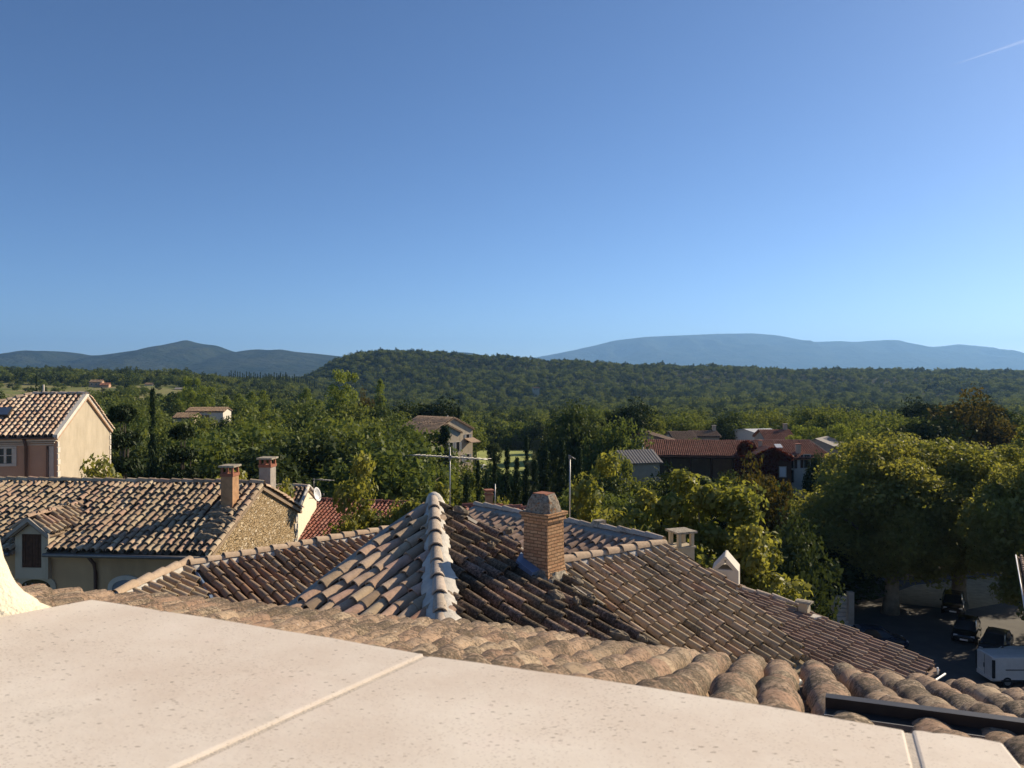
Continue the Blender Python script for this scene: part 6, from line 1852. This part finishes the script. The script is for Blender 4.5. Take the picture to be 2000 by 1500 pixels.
tree_px("oak_tree", "autumn", "bronze tree below the creeper house at the edge of the leafy plane tree", 1490, 908, 130, 62, 2.2)
tree_px("oak_tree", "oak_b", "mid green broad tree over the grey corrugated shed left of the barn", 1206, 812, 118, 98, 1.0)
tree_px("oak_tree", "oak_a", "round green tree hiding the wall of the grey corrugated shed", 1198, 893, 110, 84, 2.0)
tree_px("oak_tree", "holm_b", "very dark tree between the cypress group and the mid green broad tree", 1128, 800, 110, 104, 3.0)
tree_px("oak_tree", "holm_a", "dark bush tree at the right corner of the creeper house", 1600, 892, 70, 100, 2.0)
for i, (px, yt, w) in enumerate([(1575, 826, 62), (1640, 824, 60), (1700, 830, 66), (1760, 838, 60)]):
    tree_px("plane_tree", "light_a", ["yellow green tree right behind the grey sheet roof", "yellow green tree second from the grey sheet roof", "yellow green tree below the round very dark tree", "yellow green tree below the large bronze green tree"][i], px, yt, w, 128, i * 1.3)
# conifers and dark trees behind the pink house
tree_px("cedar_tree", "conifer", "big dark cedar right of the beige gable of the pink house", 238, 756, 165, 64, .2)
tree_px("cedar_tree", "conifer", "dark cedar behind the stone house between the big cedar and the leafy plane top", 355, 800, 150, 68, 1.2)
tree_px("cypress_tree", "cypress", "lone cypress rising beside the big dark cedar, in front of the bungalow's woods", 298, 768, 27, 74, .5)
tree_px("cypress_tree", "cypress", "lone thin cypress above the pale roof of the pink house", 71, 735, 9, 240, .5)
tree_px("conifer_tree", "cypress", "dark conifer in front of the farmhouse roof", 868, 836, 52, 104, 2.0)
tree_px("cypress_tree", "cypress", "short cypress tip behind the farmhouse ridge", 896, 798, 16, 150, 2.0)
for i, (px, yt, w, Y, lab) in enumerate([(1028, 858, 22, 84, "slender cypress standing tallest against the sunny meadow"), (1097, 862, 34, 82, "broad cypress at the right end of the cypress group"), (990, 878, 26, 80, "cypress just left of the slenderest one in front of the meadow"),
        (966, 893, 22, 76, "narrow cypress beside the white parasol"), (1065, 882, 36, 86, "dark cypress between the slenderest and the broad one"), (912, 934, 34, 60, "small bright cypress below the farmhouse gable, nearest of the cypresses"),
        (934, 905, 20, 74, "thin cypress between the farmhouse wall and the white parasol"), (1010, 900, 26, 72, "dark cypress low in the middle of the cypress group"), (1045, 905, 30, 70, "dark cypress low in the group above the brick chimney"), (1130, 880, 36, 78, "dark cypress behind the bare aerial pole"), (950, 925, 18, 66, "short cypress above the small red brick chimney")]):
    tree_px("cypress_tree", "cypress", lab, px, yt, w, Y, i * .7, "cypresses below the meadow")
# light trees left of centre
for i, (px, yt, w, Y, key, lab) in enumerate([(376, 732, 34, 215, "light_a", "tall pale green poplar, tallest left of the centre above the bungalow"), (404, 748, 34, 205, "light_a", "pale green poplar right of the tallest one above the bungalow"), (352, 762, 26, 230, "light_a", "shorter pale green poplar left of the tallest one"),
        (440, 768, 30, 215, "poplar", "pale green poplar at the start of the bright row right of the bungalow"), (466, 764, 30, 225, "poplar", "pale green poplar second in the bright row right of the bungalow"), (492, 760, 30, 235, "poplar", "pale green poplar third in the bright row right of the bungalow"), (515, 758, 28, 245, "poplar", "pale green poplar at the right end of the bright row"),
        (600, 752, 34, 210, "poplar", "light green poplar half behind the dark oaks left of the tall crowned tree"), (672, 716, 58, 165, "light_a", "tall yellow green crowned tree rising above the woods left of the hill"), (742, 733, 24, 190, "poplar", "thin yellow green poplar right of the tall crowned tree"), (715, 768, 40, 180, "autumn", "yellowish tree below the thin poplar")]):
    tree_px("poplar_tree" if key != "autumn" else "oak_tree", key, lab, px, yt, w, Y, i * .9)
for i, (px, yt, w, Y, lab) in enumerate([(1010, 853, 20, 240, "silvery olive at the top of the meadow"), (1055, 862, 34, 182, "large olive at the right edge of the meadow"), (965, 862, 30, 176, "green fruit tree on the left side of the meadow"), (1072, 878, 34, 165, "olive low at the right of the meadow"), (1040, 890, 26, 150, "olive above the slenderest cypress")]):
    tree_px("olive_tree", "olive" if i != 2 else "round_dark", lab, px, yt, w, Y, i, "olives round the meadow")

# ---- the woods that fill the valley: the nearest as trees of their own, the rest as one forest
PROTECT = [(826, 870, 812, 828, 136), (880, 936, 812, 905, 136), (1246, 1612, 832, 912, 116), (1296, 1548, 830, 860, 150), (338, 450, 793, 812, 190), (936, 1050, 862, 912, 230), (170, 214, 738, 752, 570), (1236, 1284, 880, 892, 95), (330, 362, 752, 760, 520), (276, 296, 745, 751, 620)]
def blocked(x, y, z, top, rad):
    px = 1000 + F * x / y; w = rad * F / y; yt = HZ - (top - CZ) / y * F; yb = HZ - (z - CZ) / y * F
    for x0, x1, y0, y1, Y in PROTECT:
        if y < Y + 4 and px + w * .85 > x0 and px - w * .85 < x1 and yt < y1 and yb > y0: return True
    return False
def thin_out(px, y):
    """share of trees kept: the left hillside is open olive land and fields"""
    if px < 345 and 300 < y < 620: return .26
    return 1.0
cand = []
Yc = 72.0
rs = np.random.default_rng(77)
while Yc < 640:
    step = 6.3 + Yc * .006
    xs = np.arange(-.70 * Yc, .70 * Yc, step)
    for x in xs:
        X = x + rs.uniform(-.42, .42) * step; Y = Yc + rs.uniform(-.42, .42) * step
        px = 1000 + F * X / Y
        if px > 1540 and Y < 96: continue
        if px < 330 and Y < 84: continue
        if 905 < px < 1140 and Y < 92: continue
        if -9 * Y / 180 < X < 10 * Y / 180 and 146 < Y < 240: continue
        if rs.random() > thin_out(px, Y): continue
        q = float(vnoise(np.array(X / 34 + 9), np.array(Y / 34 + 4)))
        kinds = (["oak_a", "oak_b", "oak_c"] * 3 + ["holm_a", "holm_b", "holm_a"]) if q > .5 else (["oak_a", "oak_c", "holm_a", "holm_b"] * 2 + ["pine", "oak_b"])
        if px < 345 and Y > 300: kinds = ["olive", "olive", "oak_c", "holm_a", "cypress"]
        key = kinds[rs.integers(len(kinds))]
        cm, tm, h, rad = PROTO[key]
        s = rs.uniform(.78, 1.22) * (1.12 if Y < 260 else 1.0)
        if 400 < px < 830 and Y < 260: s *= 1.15
        if key == "olive": s *= 1.4
        z = gz(X, Y) - .15
        if any((X - a) ** 2 + (Y - b) ** 2 < (.55 * (c + rad * s)) ** 2 for a, b, c in TREES): continue
        if blocked(X, Y, z, z + h * s, rad * s):
            s *= .55; 
            if blocked(X, Y, z, z + h * s, rad * s): continue
        cand.append((rad * s / Y, key, X, Y, z, s, rs.uniform(0, 6.28)))
    Yc += step
cand.sort(reverse=True)
NMAX = 230
PHR = {"oak_a": ("oak_tree", "rounded green oak"), "oak_b": ("oak_tree", "tall green oak"), "oak_c": ("oak_tree", "spreading green oak"), "holm_a": ("holm_oak_tree", "dense dark holm oak"), "holm_b": ("holm_oak_tree", "upright dark holm oak"),
       "light_a": ("poplar_tree", "loose pale green tree"), "pine": ("pine_tree", "flat crowned dark pine"), "olive": ("olive_tree", "grey green olive"), "cypress": ("cypress_tree", "narrow dark cypress")}
def zone(px):
    if px < 330: return "in the woods behind the pink house"
    if px < 620: return "in the woods around the white bungalow"
    if px < 840: return "in the woods left of the tan farmhouse"
    if px < 1240: return "in the woods right of the tan farmhouse"
    if px < 1560: return "in the woods behind the red barn"
    return "in the woods beyond the village square"
for _, key, X, Y, z, s, rz in cand[:NMAX]:
    nm, ph = PHR[key]; zn = zone(1000 + F * X / Y)
    tree(nm, key, ph + " " + zn, X, Y, z, s, rz, "tree", ph + "s " + zn)

def far_crown(name, mat, seed, rx, rz, cz, nclump, nleaf, leaf, shape="round"):
    me, cs = crown_mesh(name, mat, seed, rx, rx, rz, cz, nclump, nleaf, leaf, shape=shape, rc=.36, shell=.6, flat_bottom=.5)
    o = bpy.data.objects.new(name, me); return o
col = bpy.data.collections.new("forest_kinds")
for k, (mt, rx, rz, cz, nc, nl, lf, sh) in enumerate([('leaf_oak', 4.3, 3.6, 3.6, 26, 1500, .62, "round"), ('leaf_oak', 3.7, 4.2, 4.2, 24, 1400, .62, "round"), ('leaf_holm', 4.4, 3.4, 3.4, 26, 1500, .6, "round"), ('leaf_oak', 4.8, 3.2, 3.3, 28, 1600, .62, "round"), ('leaf_holm', 3.8, 4.0, 4.0, 24, 1400, .6, "round"), ('leaf_holm', 4.0, 3.6, 3.6, 24, 1400, .6, "round")]):
    col.objects.link(far_crown("forest_crown", M[mt], 500 + k, rx, rz, cz, nc, nl, lf, sh))
pts = [(X, Y, z, s) for _, key, X, Y, z, s, rz in cand[NMAX:] if key != "cypress" and not (key == "olive" and Y > 420 and rs.random() < .4)]
pts = [(X, Y, z, s * (.5 if 1000 + F * X / Y < 345 and 300 < Y < 620 else 1)) for X, Y, z, s in pts]
Yc = 640.0
while Yc < 2050:
    step = 9.0 + (Yc - 640) * .0045
    for x in np.arange(-.72 * Yc, .72 * Yc, step):
        X = x + rs.uniform(-.45, .45) * step; Y = Yc + rs.uniform(-.45, .45) * step
        px = 1000 + F * X / Y
        if px < 345 and Y < 720 and rs.random() < .5: continue
        if px < 560 and Y > 1250: continue
        if Y > 1500 and px > 560: continue
        z = gz(X, Y)
        s = rs.uniform(.6, 1.1) * (.75 + .7 * float(vnoise(np.array(X / 55), np.array(Y / 70))))
        if blocked(X, Y, z, z + 8 * s, 4 * s): continue
        pts.append((X, Y, z - .3, s))
    Yc += step
# line of poplars at the foot of the hill
for k in range(44):
    px = 440 + k * 4.6; Y = 900 + rs.uniform(-6, 6); X = (px - 1000) / F * Y
me = bpy.data.meshes.new("forest"); me.from_pydata([p[:3] for p in pts], [], [])
at = me.attributes.new("size", 'FLOAT', 'POINT'); at.data.foreach_set("value", [p[3] for p in pts])
fo = bpy.data.objects.new("forest", me); C.objects.link(fo)
tag(fo, "continuous oak woodland covering the valley and the wooded hill", "forest", kind="stuff")
ng = bpy.data.node_groups.new("scatter_crowns", 'GeometryNodeTree')
ng.interface.new_socket("Geometry", in_out='INPUT', socket_type='NodeSocketGeometry'); ng.interface.new_socket("Geometry", in_out='OUTPUT', socket_type='NodeSocketGeometry')
N_ = ng.nodes; gi = N_.new("NodeGroupInput"); go = N_.new("NodeGroupOutput")
mp = N_.new("GeometryNodeMeshToPoints"); ip = N_.new("GeometryNodeInstanceOnPoints"); ci_ = N_.new("GeometryNodeCollectionInfo")
ci_.inputs["Collection"].default_value = col; ci_.inputs["Separate Children"].default_value = True; ci_.inputs["Reset Children"].default_value = True
rv = N_.new("FunctionNodeRandomValue"); rv.data_type = 'FLOAT_VECTOR'
rv.inputs[0].default_value = (-.08, -.08, 0); rv.inputs[1].default_value = (.08, .08, 6.283)
na = N_.new("GeometryNodeInputNamedAttribute"); na.data_type = 'FLOAT'; na.inputs["Name"].default_value = "size"
L_ = ng.links
L_.new(gi.outputs[0], mp.inputs[0]); L_.new(mp.outputs[0], ip.inputs["Points"]); L_.new(ci_.outputs[0], ip.inputs["Instance"])
ip.inputs["Pick Instance"].default_value = True
L_.new(rv.outputs[0], ip.inputs["Rotation"]); L_.new(na.outputs[0], ip.inputs["Scale"]); L_.new(ip.outputs[0], go.inputs[0])
md = fo.modifiers.new("crowns", 'NODES'); md.node_group = ng

# line of poplars at the foot of the hill (far, dark, evenly spaced)
for k in range(40):
    px = 447 + k * 4.4 + rs.uniform(-1.2, 1.2); Y = 905 + rs.uniform(-5, 5)
    cm, tm, h, rad = PROTO["cypress"]
    X = (px - 1000) / F * Y; z = gz(X, Y)
    t = tree("poplar_tree", "cypress", "dark upright poplar in the long straight row at the left foot of the hill", X, Y, z, 1.1 * rs.uniform(.8, 1.1), k, "tree", "far row of poplars at the foot of the hill", sz=1.15 * rs.uniform(.85, 1.15))

# faint vapour trail high in the sky, far beyond the haze
def contrail():
    a, b = W(1852, 130, 30000), W(2060, 60, 26000)
    m, nt, N, L, B = new_mat("vapour")
    N.remove(B); tl_ = N.new("ShaderNodeBsdfTranslucent"); tp_ = N.new("ShaderNodeBsdfTransparent"); mx_ = N.new("ShaderNodeMixShader")
    tl_.inputs[0].default_value = (1, 1, 1, 1); mx_.inputs[0].default_value = .03
    L.new(tp_.outputs[0], mx_.inputs[1]); L.new(tl_.outputs[0], mx_.inputs[2]); L.new(mx_.outputs[0], nt.nodes["Material Output"].inputs[0])
    mb = MB(); mb.tube([a, a.lerp(b, .3), a.lerp(b, .6), b], [3, 28, 55, 85], 10)
    tag(mb.build("vapour_trail", m, uv=False), "faint white vapour trail at the upper right of the blue sky", "vapour trail", kind="stuff")
contrail()

# ------------------------------------------------------------------ haze: one closed box of even, thin air
HAZE = 6.6e-5
def haze():
    m = bpy.data.materials.new("haze"); m.use_nodes = True; nt = m.node_tree; nt.nodes.remove(nt.nodes["Principled BSDF"])
    v = nt.nodes.new("ShaderNodeVolumePrincipled"); v.inputs["Color"].default_value = (.30, .58, 1.0, 1); v.inputs["Density"].default_value = HAZE; v.inputs["Anisotropy"].default_value = .3
    nt.links.new(v.outputs[0], nt.nodes["Material Output"].inputs["Volume"])
    mb = MB(); mb.box((0, 8450, CZ + 340), (76000, 17700, 800))
    tag(mb.build("haze", m, uv=False), "thin blue summer haze over the valley", "haze", kind="stuff")
haze()
